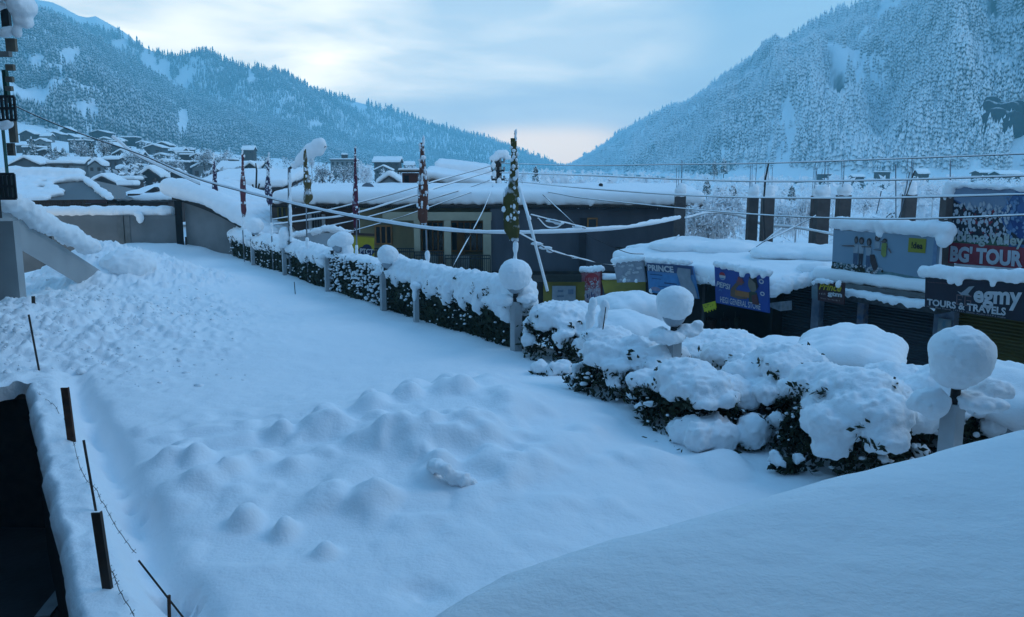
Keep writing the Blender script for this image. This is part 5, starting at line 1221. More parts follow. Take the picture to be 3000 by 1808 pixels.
s.text('Solang Valley', .015, .575, .62, .76, flatmat('pale_lime', (.36, .42, .40)), .03, 0, 9)
s.rect('red_band', 0, .735, 1.0, 1.0, flatmat('band_red', (.20, .025, .04), .5, (.25, .04, .06), 4), 6)
s.text("BG' TOUR", .02, .77, .62, .98, flatmat('pale_white', (.42, .46, .52)), .05, 0, 10)
v, f = blob(pathlumps([s.uv(np.array(u), np.array(-.0), 5) for u in (0, .3, .6, 1.0)], .10, .5, .3, .7) + [(s.uv(np.array(-.03), np.array(.1), 5), (.17, .14, .32))], .045, .04, 4, crumb=.03); linkmesh('snow_cover', v, f, SNOW, s.t)
m = MB(); a = s.uv(np.array(-.035), np.array(.16), -18); b = s.uv(np.array(-.045), np.array(1.05), -18); m.bar(a, b, .34, .34, up=(0, 1, 0)); m.build('pillar', PILC, s.t)
m = MB(); m.prism([s.uv(np.array(.08), np.array(1.0), 6), s.uv(np.array(1.0), np.array(1.0), 6), s.uv(np.array(1.0), np.array(1.0), 6) + np.array([0, 0, -.06]), s.uv(np.array(.08), np.array(1.0), 6) + np.array([0, 0, -.06])], -HN * .12); m.build('bottom_rail', mat('white_rail', (.5, .52, .54), None, 4, .6), s.t)
# dark tours sign
s = Sign('tours_sign', [(2711, 812), (3140, 838), (3130, 962), (2709, 900)], 10.1, 'long dark signboard with large white lettering under a thick snow roll', flatmat('sign_navy', (.010, .011, .022), .35, (.014, .016, .03), 2), 'sign', .10)
s.text('egmy', .37, .30, .70, .80, WHITE, .035, 0, 4, tilt=-.06)
s.text('TOURS & TRAVELS', .02, .70, .60, .92, WHITE, .035, 0, 4, tilt=-.01)
s.text('Near Bus Stand, 175131, Distt. Kullu (H.P.) India', .02, .935, .60, .99, flatmat('pale', (.28, .26, .26)), .0, 0, 4)
s.scrawl('worn_script', .02, .135, .22, .175, flatmat('dim_rose', (.18, .10, .12)), 22, 10)
LOGO = flatmat('logo_line', (.13, .09, .10))
for (u0, u1) in ((.245, .295), (.305, .355)):
    for (a, b, c, e) in ((u0, .46, u0 + .008, .78), (u0, .46, u1, .50), (u0, .74, u1, .78), (u0 + .015, .60, u1 - .01, .63), (u1 - .008, .60 if u0 > .3 else .46, u1, .78 if u0 > .3 else .54)): s.rect('logo_stroke', a, b, c, e, LOGO, 4)
s.poly('bird_emblem', [(.25, .36), (.28, .40), (.31, .30), (.335, .20), (.375, .17), (.35, .30), (.33, .42), (.345, .46), (.28, .47)], GREYT, 5)
s.top_snow(.20, 10, [(.26, .06, .13), (.5, .04, .12), (.2, .04, .12)], u0=-.015, u1=1.02, up=.62, back=.7, sq=.82, vox=.045, crumb=.03)
# ================================================================ poles with flags
FLAGC = {'plum': ((0.067, 0.031, 0.073), (0.034, 0.021, 0.041)), 'crimson': ((0.177, 0.054, 0.067), (0.099, 0.041, 0.047)), 'slate': ((0.073, 0.060, 0.119), (0.041, 0.034, 0.060)), 'amber': ((0.151, 0.112, 0.041), (0.073, 0.060, 0.034)),
         'magenta': ((0.151, 0.031, 0.060), (0.073, 0.024, 0.041)), 'rust': ((0.177, 0.067, 0.047), (0.099, 0.044, 0.034)), 'olive': ((0.099, 0.086, 0.026), (0.063, 0.060, 0.024))}
def flagpole(px, ptop, pbase, d, ft, fb, w, col, lab, seed, lean=0, side=1, cover=.5, tip=0):
    rr = random.Random(seed)
    top = at(px + lean, ptop, d); base = at(px, pbase, d); base0 = base.copy(); base0[2] = -1.5
    t = thing('flag_pole', base0, lab, 'flag', 'prayer flags on thin poles along the hedge')
    m = MB(); m.tube([base0, base, (base + top) / 2 + np.array([.01, 0, 0]), top], [.028, .028, .022, .014], 7); m.build('pole', mat('frosted_pole', (.30, .33, .37), (.12, .12, .13), 3, .8), t)
    # limp cloth wound against the pole
    n = 34; k = 12; V = []
    A, B = at(px + lean * (pbase - ft) / (pbase - ptop), ft, d), at(px + lean * (pbase - fb) / (pbase - ptop), fb, d)
    Wm = w * d / FPX * .92
    for i in range(n):
        u = i / (n - 1); prof = (.40 + .60 * smooth(0, .8, u)) * (1 - .45 * smooth(.9, 1.0, u)); c = A + (B - A) * u
        ww = Wm * prof * .5 * (1 + .25 * float(vnoise(np.array([[u * 7, seed, 0]]))[0]))
        cx = side * ww * .45 + Wm * .12 * math.sin(u * 6 + seed) * u
        for j in range(k):
            a = 2 * math.pi * j / k; fold = 1 + .35 * math.sin(3 * a + u * 3 + seed) * (.3 + .7 * u)
            V.append(c + np.array([cx + ww * fold * math.cos(a), ww * .55 * fold * math.sin(a), (rr.uniform(-.05, .05) if i == n - 1 else 0)]))
    Fc = [(i * k + j, i * k + (j + 1) % k, (i + 1) * k + (j + 1) % k, (i + 1) * k + j) for i in range(n - 1) for j in range(k)] + [tuple(range(k)), tuple(range((n - 1) * k, n * k))[::-1]]
    linkmesh('flag', np.array(V), Fc, snowtop('cloth_' + col, FLAGC[col][0], FLAGC[col][1], .58, .78, 6.5, amp=1.0, snow=(.55, .57, .60)), t)
    V = np.array(V).reshape(n, k, 3); rs = np.random.default_rng(seed)
    cand = V[:int(n * .82), :, :].reshape(-1, 3); cand = cand[cand[:, 1] < d + .01]
    sel = cand[rs.uniform(0, 1, len(cand)) < cover * .30]
    fv, ff = flecks(sel, max(.022, Wm * .10), rs, 1.4, (IC2_V, IC2_F)); linkmesh('stuck_snow', fv, ff, SNOW, t)['kind'] = 'stuff'
    el = []
    if tip: el += pathlumps([top - np.array([0, 0, tip]), top + np.array([.03, 0, .05])], .036, .6, .3, 1.3)
    el += pathlumps([base, base + np.array([.01, 0, .5])], .06, .6, .3, 1.3)
    v, f = blob(el, .03, .02, 6, seed); linkmesh('frost', v, f, SNOW, t)
flagpole(632, 452, 655, 43, 470, 594, 17, 'plum', 'dark plum flag on the farthest pole, before the shed roof', 1, -8, 1, .5, .7)
flagpole(711, 438, 672, 39, 452, 632, 19, 'crimson', 'speckled crimson flag standing before the shed snow', 2, -2, 1, .5, .3)
flagpole(796, 452, 690, 35.5, 468, 600, 18, 'slate', 'slate blue flag crusted with snow left of the street light', 3, -10, -1, .9, .2)
flagpole(900, 432, 740, 31.5, 437, 600, 22, 'amber', 'amber flag with dark top right of the street light pole', 4, -8, 1, .35)
flagpole(1045, 426, 765, 28, 432, 672, 16, 'magenta', 'thin magenta flag on the pole before the yellow board', 5, -3, -1, .45)
flagpole(1252, 405, 790, 24, 418, 658, 34, 'rust', 'rusty red flag thick with snow in its upper half', 6, -14, -1, .8, .35)
flagpole(1510, 388, 770, 20.2, 405, 702, 44, 'olive', 'tall olive flag above the round snow balled lamp', 7, -2, -1, .7, .3)

# ================================================================ street light
d = 33.5
sl2 = thing('street_light', at(849, 760, d), 'street light whose arm carries a huge wedge of snow', 'street light')
m = MB(); b0 = at(849, 760, d); b0[2] = -1.5
m.tube([b0, at(848, 640, d), at(847, 492, d)], [.075, .07, .055], 9); m.build('pole', mat('galvanised', (.16, .18, .20), (.10, .12, .13), 4, .6), sl2)
m = MB(); m.tube([at(847, 494, d), at(890, 470, d), at(922, 448, d)], [.05, .05, .05], 8); m.build('arm', DARKMETAL, sl2)
m = MB(); m.add(*[(lambda V, F: (V, F))(*x) for x in [((np.array([[-.34, -.14, -.05], [.42, -.16, -.02], [.42, .16, -.02], [-.34, .14, -.05], [-.30, -.1, .10], [.38, -.12, .16], [.38, .12, .16], [-.30, .1, .10]]) @ np.array(Matrix.Rotation(math.radians(-28), 3, 'Y')).T) + at(930, 444, d), [(0, 1, 2, 3), (4, 7, 6, 5), (0, 4, 5, 1), (1, 5, 6, 2), (2, 6, 7, 3), (3, 7, 4, 0)])]][0]); m.build('lamp_head', mat('lamp_grey', (.12, .13, .15), None, 4, .5), sl2)
el = []
for (px, py, rx, rz) in ((862, 484, .14, .16), (878, 470, .18, .22), (895, 455, .22, .28), (912, 442, .25, .33), (928, 432, .26, .35), (940, 426, .24, .30), (904, 438, .2, .25), (886, 462, .2, .24), (936, 442, .2, .22)): el.append((at(px, py, d), (rx, .24, rz)))
v, f = blob(el, .04, .03, 3, 2); linkmesh('snow_cover', v, f, SNOW, sl2)
v, f = blob(pathlumps([at(853, 700, d - .1), at(850, 590, d - .08), at(849, 510, d - .08)], .05, .8, .4, 2), .03, .03, 7, 3); linkmesh('pole_frost', v, f, SNOW, sl2)

# ================================================================ electricity pole behind the long roof
d = 46.5
ep = thing('electricity_pole', at(1458, 600, d), 'short electricity pole with crossarms and snow lumps behind the long roof', 'pole')
m = MB(); m.tube([at(1459, 640, d), at(1456, 455, d)], .11, 8); m.tube([at(1468, 640, d), at(1464, 460, d)], .09, 8); m.build('shaft', WOODD, ep)
m = MB()
for y in (476, 500, 526, 552): m.bar(at(1440, y, d - .1), at(1478, y, d - .1), .10, .12)
m.build('crossarm', DARKMETAL, ep)
m = MB()
for y in (470, 494, 520): 
    for x in (1441, 1452, 1466, 1477): m.lathe(at(x, y, d - .12), [(.03, -.1), (.07, -.06), (.05, 0), (.07, .06), (.03, .1)], 8)
m.build('insulator', mat('porcelain', (.3, .3, .3), None, 3, .3), ep)['kind'] = 'stuff'
v, f = blob([(at(1452, 462, d), (.26, .3, .2)), (at(1466, 452, d), (.32, .3, .24)), (at(1478, 450, d), (.26, .3, .22)), (at(1442, 466, d), (.16, .2, .16)), (at(1446, 484, d - .2), (.14, .14, .2)), (at(1448, 510, d - .2), (.12, .14, .22)), (at(1462, 532, d - .2), (.14, .14, .2)), (at(1488, 462, d), (.2, .2, .12))], .05, .05, 3, 5, crumb=.04); linkmesh('snow_cover', v, f, SNOW, ep)

# ================================================================ cables
WIREM = mat('black_wire', (.02, .022, .026), None, 5, .6)
def spline(P, n=12):
    P = np.asarray(P, float)
    if len(P) < 3: return np.array([P[0] + (P[-1] - P[0]) * t for t in np.linspace(0, 1, n)])
    Q = np.vstack([2 * P[0] - P[1], P, 2 * P[-1] - P[-2]]); out = []
    for i in range(1, len(Q) - 2):
        for t in np.linspace(0, 1, n, endpoint=False):
            a, b, c, e = Q[i - 1], Q[i], Q[i + 1], Q[i + 2]
            out.append(.5 * (2 * b + (c - a) * t + (2 * a - 5 * b + 4 * c - e) * t * t + (3 * b - a - 3 * c + e) * t ** 3))
    return np.vstack([out, P[-1:]])
def cable(pts, lab, r=.014, rs=.03, drop=.012, seed=0, gaps=0.0, lumps=(), rs2=None, prof=None):
    P = spline([at(x, y, d) for x, y, d in pts], 14)
    t = thing('overhead_cable', P[len(P) // 2], lab, 'cable', 'overhead cables')
    m = MB(); m.tube(P - np.array([0, 0, drop]), r, 6); m.build('wire', WIREM, t, True)
    if rs:
        L = np.concatenate([[0], np.cumsum(np.linalg.norm(np.diff(P, axis=0), axis=1))])
        nn = max(len(P), int(L[-1] / .12)); S = np.linspace(0, L[-1], nn); Q = np.stack([np.interp(S, L, P[:, i]) for i in range(3)], 1)
        R = (np.interp(S / L[-1], *zip(*prof)) if prof else np.linspace(rs, rs2 or rs, nn)) * (1 + .28 * fbm(np.stack([S * 1.3, S * 0 + seed, S * 0], -1), 3, seed) + .12 * fbm(np.stack([S * 6, S * 0 + seed, S * 0], -1), 2, seed + 2))
        if gaps: R = R * smooth(gaps - .22, gaps + .1, vnoise(np.stack([S * .9, S * 0 + seed * 3.1, S * 0], -1), seed + 5) * .5 + .5) + 1e-4
        m = MB(); m.tube(Q + np.array([0, 0, 1]) * (R * .7)[:, None], R, 9); m.build('snow_coat', SNOW, t, True)
    if lumps:
        el = []
        for (x, y, d, a, b) in lumps: el += [(at(x, y, d), (a, b, b)), (at(x + a * FPX / d * .5, y + 1, d), (a * .8, b * .8, b * .8))]
        v, f = blob(el, .025, .02, 6, seed); linkmesh('snow_lumps', v, f, SNOW, t)
cable([(-40, 268, 26), (110, 340, 26), (240, 392, 26), (420, 455, 25.5), (570, 520, 25), (702, 558, 25), (837, 592, 24.5), (904, 608, 24.2), (1039, 636, 24), (1236, 668, 23.5), (1400, 682, 23.2), (1600, 683, 23.5), (1803, 672, 25), (1920, 655, 28), (1990, 640, 33)], 'thickest snow laden cable sagging across the whole view to the end pillar', .016, .035, .016, 1, prof=[(0, .006), (.17, .008), (.27, .032), (.6, .06), (.85, .085), (1, .08)])
cable([(330, 402, 30), (396, 452, 30), (490, 497, 30), (586, 540, 30)], 'snow laden cable running down to the shed roof below the thickest one', .014, .055, .02, 2)
cable([(1441, 485, 46.4), (1262, 535, 42), (1150, 568, 39), (1000, 607, 37.6), (920, 624, 37.4), (800, 643, 38)], 'uppermost wire from the electricity pole to the left end of the long building', .013, .03, .02, 3)
cable([(1441, 501, 46.4), (1290, 547, 42), (1210, 575, 38.8), (1033, 628, 37.2), (920, 644, 37), (803, 658, 37.6)], 'second snow coated wire from the electricity pole, lumpy near the magenta flag', .013, .042, .02, 4)
cable([(1434, 528, 46.4), (1370, 550, 42), (1300, 572, 38.9), (1130, 622, 37.2), (1000, 655, 36.8), (880, 677, 36.6), (800, 682, 37)], 'third wire from the electricity pole crossing the ochre wall', .012, .026, .02, 5, .42)
cable([(1437, 541, 46.4), (1400, 556, 42.2), (1350, 574, 38.9), (1180, 634, 37), (1033, 677, 36), (1010, 686, 36)], 'lowest thin wire from the electricity pole to the yellow board', .011, .018, .015, 6, .45)
cable([(1465, 478, 46.4), (1700, 485, 40), (1950, 482, 34), (2250, 478, 28), (2600, 466, 24), (3100, 447, 20)], 'topmost frosted wire crossing before the right slope', .010, .016, .012, 7)
cable([(1465, 506, 46.4), (1705, 514, 40), (2000, 526, 33), (2250, 532, 28), (2600, 528, 24), (3100, 512, 20)], 'second frosted wire on the right, touching the top of the bent pipe', .011, .024, .014, 8)
cable([(1480, 528, 46.4), (1620, 543, 41.5), (1764, 556, 37.6), (2000, 572, 32), (2250, 580, 27.5), (2600, 580, 23.5), (3100, 567, 19.6)], 'third frosted wire on the right, level with the pillar tops', .011, .025, .014, 9)
cable([(1482, 542, 46.4), (1580, 558, 41.3), (1640, 569, 38.3), (1720, 582, 36.6), (1971, 608, 31), (2205, 628, 27), (2439, 639, 24), (2700, 641, 21), (3100, 626, 18.5)], 'lowest frosted wire on the right, passing before the big billboard', .011, .018, .012, 10, lumps=((2890, 634, 19.8, .07, .045), (2770, 641, 20.5, .05, .03)))
cable([(1448, 534, 46.4), (1440, 555, 41.5), (1431, 580, 38.6), (1404, 640, 37), (1320, 793, 33)], 'steep guy wire from the electricity pole down past the veranda', .012, .022, .012, 11, .5)
cable([(1522, 552, 22), (1542, 619, 21.5), (1549, 645, 21), (1604, 856, 21)], 'steep white guy rope right of the olive flag', .014, .036, .01, 12, lumps=((1549, 640, 21, .05, .09),))
cable([(1556, 630, 21.5), (1600, 641, 22), (1645, 651, 22), (1715, 668, 24)], 'short bunting cord with a snow sausage right of the olive flag', .012, .02, .01, 13, lumps=((1614, 647, 22, .16, .05), (1636, 653, 22, .14, .055), (1690, 664, 23, .14, .05)))
cable([(1576, 640, 21.6), (1602, 666, 21.8), (1630, 668, 22), (1650, 655, 22.2)], 'little hanging loop of cord under the snow sausage', .012, .02, .01, 14)
cable([(1590, 570, 30), (1650, 625, 28), (1715, 683, 27), (1770, 712, 27), (1840, 740, 27.5), (1885, 744, 28.5)], 'thin slack wire crossing the grey blank wall to the shop roof', .012, .017, .01, 15, .4)
cable([(1517, 682, 20.5), (1567, 709, 21), (1618, 736, 22), (1682, 754, 24), (1740, 768, 26), (1800, 778, 28)], 'bunting cord with long snow lumps from the olive flag to the grey sign', .013, .022, .01, 16, .35, lumps=((1572, 714, 21, .16, .05), (1594, 726, 21.5, .17, .055), (1610, 735, 22, .1, .05), (1682, 754, 24, .1, .045)))
cable([(2008, 640, 33), (2080, 624, 34), (2160, 632, 35), (2240, 660, 34), (2330, 668, 33), (2450, 690, 31)], 'sagging snowy cable between the pillars above the shop roof', .014, .05, .015, 17)
for i, (xa, ya, xb, yb, dd, lab) in enumerate(((1990, 690, 1935, 738, 31, 'frosted stay wire leaning against the end pillar'), (2200, 725, 2390, 632, 31, 'frosted diagonal stay wire between the bare pillars'), (2140, 770, 2290, 670, 29, 'thin diagonal wire over the shop roof snow'))):
    cable([(xa, ya, dd), ((xa + xb) / 2, (ya + yb) / 2 + 3, dd), (xb, yb, dd)], lab, .012, .03, .01, 20 + i, .3)
cable([(1502, 655, 20.4), (1490, 640, 20.4), (1478, 622, 20.6)], 'short frosted cord end tied to the olive flag pole', .012, .025, .01, 30)

# ================================================================ snowed-in vehicles on the road
CARB = [mat('car_paint_pale', (.30, .32, .34), None, 3, .35), mat('car_paint_dark', (.03, .035, .045), None, 3, .35)]
TYRE = mat('tyre', (.012, .012, .013), None, 8, .8); LAMPM = mat('lamp_glass', (.3, .33, .35), None, 4, .2)
def parked_car(c, rot, L, W, Hc, paint, snow, lab, seed, tall=False):
    """c: ground centre; rot: heading"""
    ca, sa = math.cos(rot), math.sin(rot); X = np.array([ca, sa, 0]); Yv = np.array([-sa, ca, 0]); U = np.array([0, 0, 1.])
    def T(p): p = np.asarray(p, float).reshape(-1, 3); return c + p[:, :1] * X + p[:, 1:2] * Yv + p[:, 2:] * U
    t = thing('parked_car', c, lab, 'car', 'snowed in vehicles parked along the road')
    if tall: prof = [(-.5, .30), (-.5, .62), (-.49, .97), (-.46, 1.0), (.20, 1.0), (.27, .95), (.36, .60), (.5, .55), (.5, .30)]
    else: prof = [(-.5, .32), (-.5, .62), (-.40, .66), (-.29, .97), (-.25, 1.0), (.06, 1.0), (.10, .97), (.24, .66), (.46, .60), (.5, .55), (.5, .32)]
    P = [np.array([x * L, 0, z * Hc]) for x, z in prof]; k = len(P); V = []
    for s, inset in ((-1, 1), (1, 1)):
        for p in P: V.append(np.array([p[0], s * W / 2 * (1 - .14 * max(0, p[2] / Hc - .62) / .38), p[2]]))
    Fc = [tuple(range(k)), tuple(range(2 * k - 1, k - 1, -1))] + [(i, i + k, (i + 1) % k + k, (i + 1) % k) for i in range(k)]
    linkmesh('body', T(V), Fc, paint, t, False)
    for sx in (-.31, .31):
        for sy in (-1, 1):
            m = MB(); m.lathe((0, 0, 0), [(.16, -.09), (.30, -.09), (.32, -.05), (.32, .05), (.30, .09), (.16, .09)], 18); v, f = m.arr()
            v = v @ np.array(Matrix.Rotation(math.pi / 2, 3, 'X')).T + np.array([sx * L, sy * (W / 2 - .06), .32]); wh = linkmesh('wheel', T(v), f, TYRE, t)
            m = MB(); m.lathe((0, 0, 0), [(.02, -.095), (.16, -.095), (.16, .095), (.02, .095)], 12); v, f = m.arr(); v = v @ np.array(Matrix.Rotation(math.pi / 2, 3, 'X')).T + np.array([sx * L, sy * (W / 2 - .06), .32]); linkmesh('rim', T(v), f, LAMPM, wh)
    for sy in (-1, 1):
        y = sy * (W / 2 * .95 + .004); x0, x1 = (-.42, .16) if tall else (-.30, .14)
        m = MB(); m.add(T([(x0 * L, y, .66 * Hc), (x1 * L, y, .66 * Hc), (x1 * L * .6, y * .93, .93 * Hc), (x0 * L * .95, y * .93, .93 * Hc)]), [(0, 1, 2, 3)]); m.build('side_window', GLASSD, t)
        for sx in (-1, 1):
            m = MB(); m.box((0, 0, 0), (.05, .32, .14)); v, f = m.arr(); linkmesh('headlight' if sx > 0 else 'tail_light', T(v + np.array([sx * (L / 2 + .01), sy * W * .36, .52 * Hc])), f, LAMPM if sx > 0 else RED, t)
    for sx in (-1, 1):
        m = MB(); m.box((0, 0, 0), (.14, W * .98, .2)); v, f = m.arr(); linkmesh('bumper', T(v + np.array([sx * (L / 2 + .03), 0, .30 * Hc])), f, TYRE, t)
    x = (.30 if tall else .16) * L; m = MB(); m.box((0, 0, 0), (.02, W * .74, .30 * Hc)); v, f = m.arr(); v = v @ np.array(Matrix.Rotation(-.5, 3, 'Y')).T; linkmesh('windscreen', T(v + np.array([x, 0, .80 * Hc])), f, GLASSD, t)
    rr = random.Random(seed); el = []
    zr = Hc + snow * .38
    xa, xb = (-.47, .22) if tall else (-.30, .10)
    for u in np.linspace(xa, xb, 7):
        for w in (-.36, -.12, .12, .36): el.append((T((u * L, w * W, zr + .16 * (1 - (w / .4) ** 2) - .10 * ((u - (xa + xb) / 2) / (xb - xa) * 2) ** 2))[0], (L * .14, W * .24, snow * .66)))
    zh = (.58 if not tall else .58) * Hc + snow * .35
    for u in np.linspace(xb + .08, .47, 5):
        for w in (-.33, 0, .33): el.append((T((u * L, w * W, zh + (.47 - u) * Hc * .5))[0], (L * .09, W * .22, snow * .5)))
    if not tall:
        for u in np.linspace(-.47, xa - .06, 3):
            for w in (-.33, 0, .33): el.append((T((u * L, w * W, zh + .08))[0], (L * .08, W * .22, snow * .5)))
    v, f = blob(el, .06, .05, 1.3, seed, crumb=.015); linkmesh('snow_cover', v, f, SNOW, t)
    return t, T
hd = math.atan2(HT[1], HT[0])
def carpos(px, py, d, h): p = at(px, py, d); return np.array([p[0], p[1], p[2] - h])
c = carpos(1838, 862, 24.0, 1.9); parked_car(c, math.radians(105), 3.4, 1.55, 1.42, CARB[0], .46, 'car buried under a smooth two stepped snow hood behind the upright stems', 11)
c = carpos(1800, 935, 17.8, 1.75); parked_car(c, math.radians(110), 3.2, 1.5, 1.32, CARB[0], .5, 'car under one smooth rounded dome of snow right behind the shrubs', 12)
c = carpos(2500, 978, 15.6, 2.2); tcar, T = parked_car(c, math.radians(62), 3.3, 1.5, 1.72, CARB[1], .5, 'tall square jeep under a bulging block of snow before the shutters', 13, True)
m = MB(); q = T([(1.9, .6, 1.2), (2.1, .65, 1.45), (2.05, .68, 1.62)]); m.tube(q, .03, 6); m.build('wiper', DARKMETAL, tcar)
v, f = blob(pathlumps(list(q), .045, .6, .2, 1.1), .02, .01, 8); linkmesh('wiper_snow', v, f, SNOW, tcar)
c = carpos(2300, 1000, 18.5, 1.8); parked_car(c, math.radians(70), 3.2, 1.4, 1.35, CARB[1], .45, 'low car under lumpy snow left of the tall jeep', 14)
c = carpos(2700, 1080, 14.0, 1.35); 
tw2 = thing('motor_scooter', c, 'scooter shaped snow heap with a frosted mirror stalk beside the jeep', 'scooter')
m = MB(); m.lathe(c + np.array([-.5, 0, .0]), [(.1, .1), (.25, .2), (.25, .5), (.1, .6)], 14); m.box(c + np.array([0, 0, .5]), (1.1, .3, .35)); m.tube([c + np.array([.4, 0, .4]), c + np.array([.55, 0, 1.0])], .04, 8); m.build('body', CARB[1], tw2)
v, f = blob([(c + np.array([-.4, 0, .95]), (.45, .35, .28)), (c + np.array([.1, 0, .98]), (.5, .35, .26)), (c + np.array([.55, 0, 1.1]), (.3, .4, .25)), (c + np.array([-.1, -.2, .75]), (.6, .3, .3))], .05, .05, 3, 3); linkmesh('snow_cover', v, f, SNOW, tw2)
c = carpos(2990, 1130, 11.5, 1.6); parked_car(c, hd, 3.4, 1.5, 1.3, CARB[0], .42, 'car under a snow hump at the far right beyond the nearest lamp', 15)

# ================================================================ stakes and barbed wire on the ledge
RUST = mat('rusty_angle', (.085, .038, .022), (.045, .022, .016), 9, .8, .3, 40); ANG = mat('dark_angle', (.03, .028, .026), (.055, .035, .026), 7, .7)
def stake(x0, y0, x1, y1, w, m_, lab, kind='board', zb=.05):
    b = onz(x1, y1, zb); tp = at(x0, y0, b[1] - .02)
    t = thing('fence_stake', b, lab, 'stake', 'stakes along the snowy ledge')
    mb = MB(); dn = (tp - b) / np.linalg.norm(tp - b); b2 = b - dn * .4
    if kind == 'rod': mb.tube([b2, tp], w / 2, 7)
    else: mb.bar(b2, tp, w, .012, up=(0, 1, 0)); mb.bar(b2 + np.array([w / 2 - .006, .02, 0]), tp + np.array([w / 2 - .006, .02, 0]), .012, .045, up=(0, 1, 0))
    mb.build('bar', m_, t); return b, tp
s1 = stake(188, 1136, 210, 1308, .105, RUST, 'brown flat stake standing nearest the slid snow')
s2 = stake(245, 1290, 283, 1510, .030, ANG, 'thin dark rod stuck right behind the widest dark stake', 'rod', .05)
s3 = stake(280, 1502, 315, 1740, .085, ANG, 'widest dark stake, ragged topped, on the near ledge')
s4 = stake(84, 922, 106, 1040, .04, ANG, 'thin stake half sunk in the slid snow', 'rod', .5)
s5 = stake(96, 868, 98, 905, .07, ANG, 'short dark stub at the crest of the slid snow by the stair wall', 'board', .75)
s6 = stake(495, 1745, 497, 1850, .032, RUST, 'reddish upright rod at the bottom edge holding the bent bar', 'rod', .0)
s7 = stake(406, 1642, 492, 1752, .018, ANG, 'thin bent bar slanting down to the reddish rod', 'rod', .32)
st = stake(862, 826, 865, 860, .03, ANG, 'tiny twig standing alone in the far lawn', 'rod', 0)
for i, (pts, lab) in enumerate(((((100, 1150), (150, 1190), (190, 1240), (212, 1290), (238, 1390), (262, 1420), (285, 1450)), 'barbed wire strand curling between the brown stake and the thin rod'), (((285, 1450), (310, 1500), (345, 1560), (400, 1640)), 'barbed wire strand from the thin rod to the bent bar'), (((308, 1640), (330, 1690), (350, 1740), (395, 1830)), 'barbed wire strand at the foot of the widest stake'))):
    P = spline([onz(x, y, .14) for x, y in pts], 8); P[:, 2] += fbm(P * 3, 2, 3) * .06 + .05
    t = thing('barbed_wire', P[0], lab, 'wire', 'barbed wire on the ledge'); m = MB(); m.tube(P, .0035, 5)
    for p in P[2::3]: m.tube([p - np.array([.02, 0, .02]), p + np.array([.02, .01, .02])], .0025, 4); m.tube([p - np.array([-.02, 0, .02]), p + np.array([-.02, .01, .02])], .0025, 4)
    m.build('strand', ANG, t)
# broken snow clump on the lawn
b = onz(1300, 1385, .22); t = thing('snow_clump', b, 'ragged snow crust standing up in the middle of the lawn', 'snow clump')
el = pathlumps([onz(1262, 1372, .28), onz(1288, 1368, .42), onz(1300, 1372, .42), onz(1330, 1398, .30), onz(1362, 1408, .26), onz(1395, 1424, .18)], .085, .5, .3, .9)
v, f = blob(el, .025, .03, 7, 3, crumb=.05, cf=16); linkmesh('crust', v, f, SNOW, t)

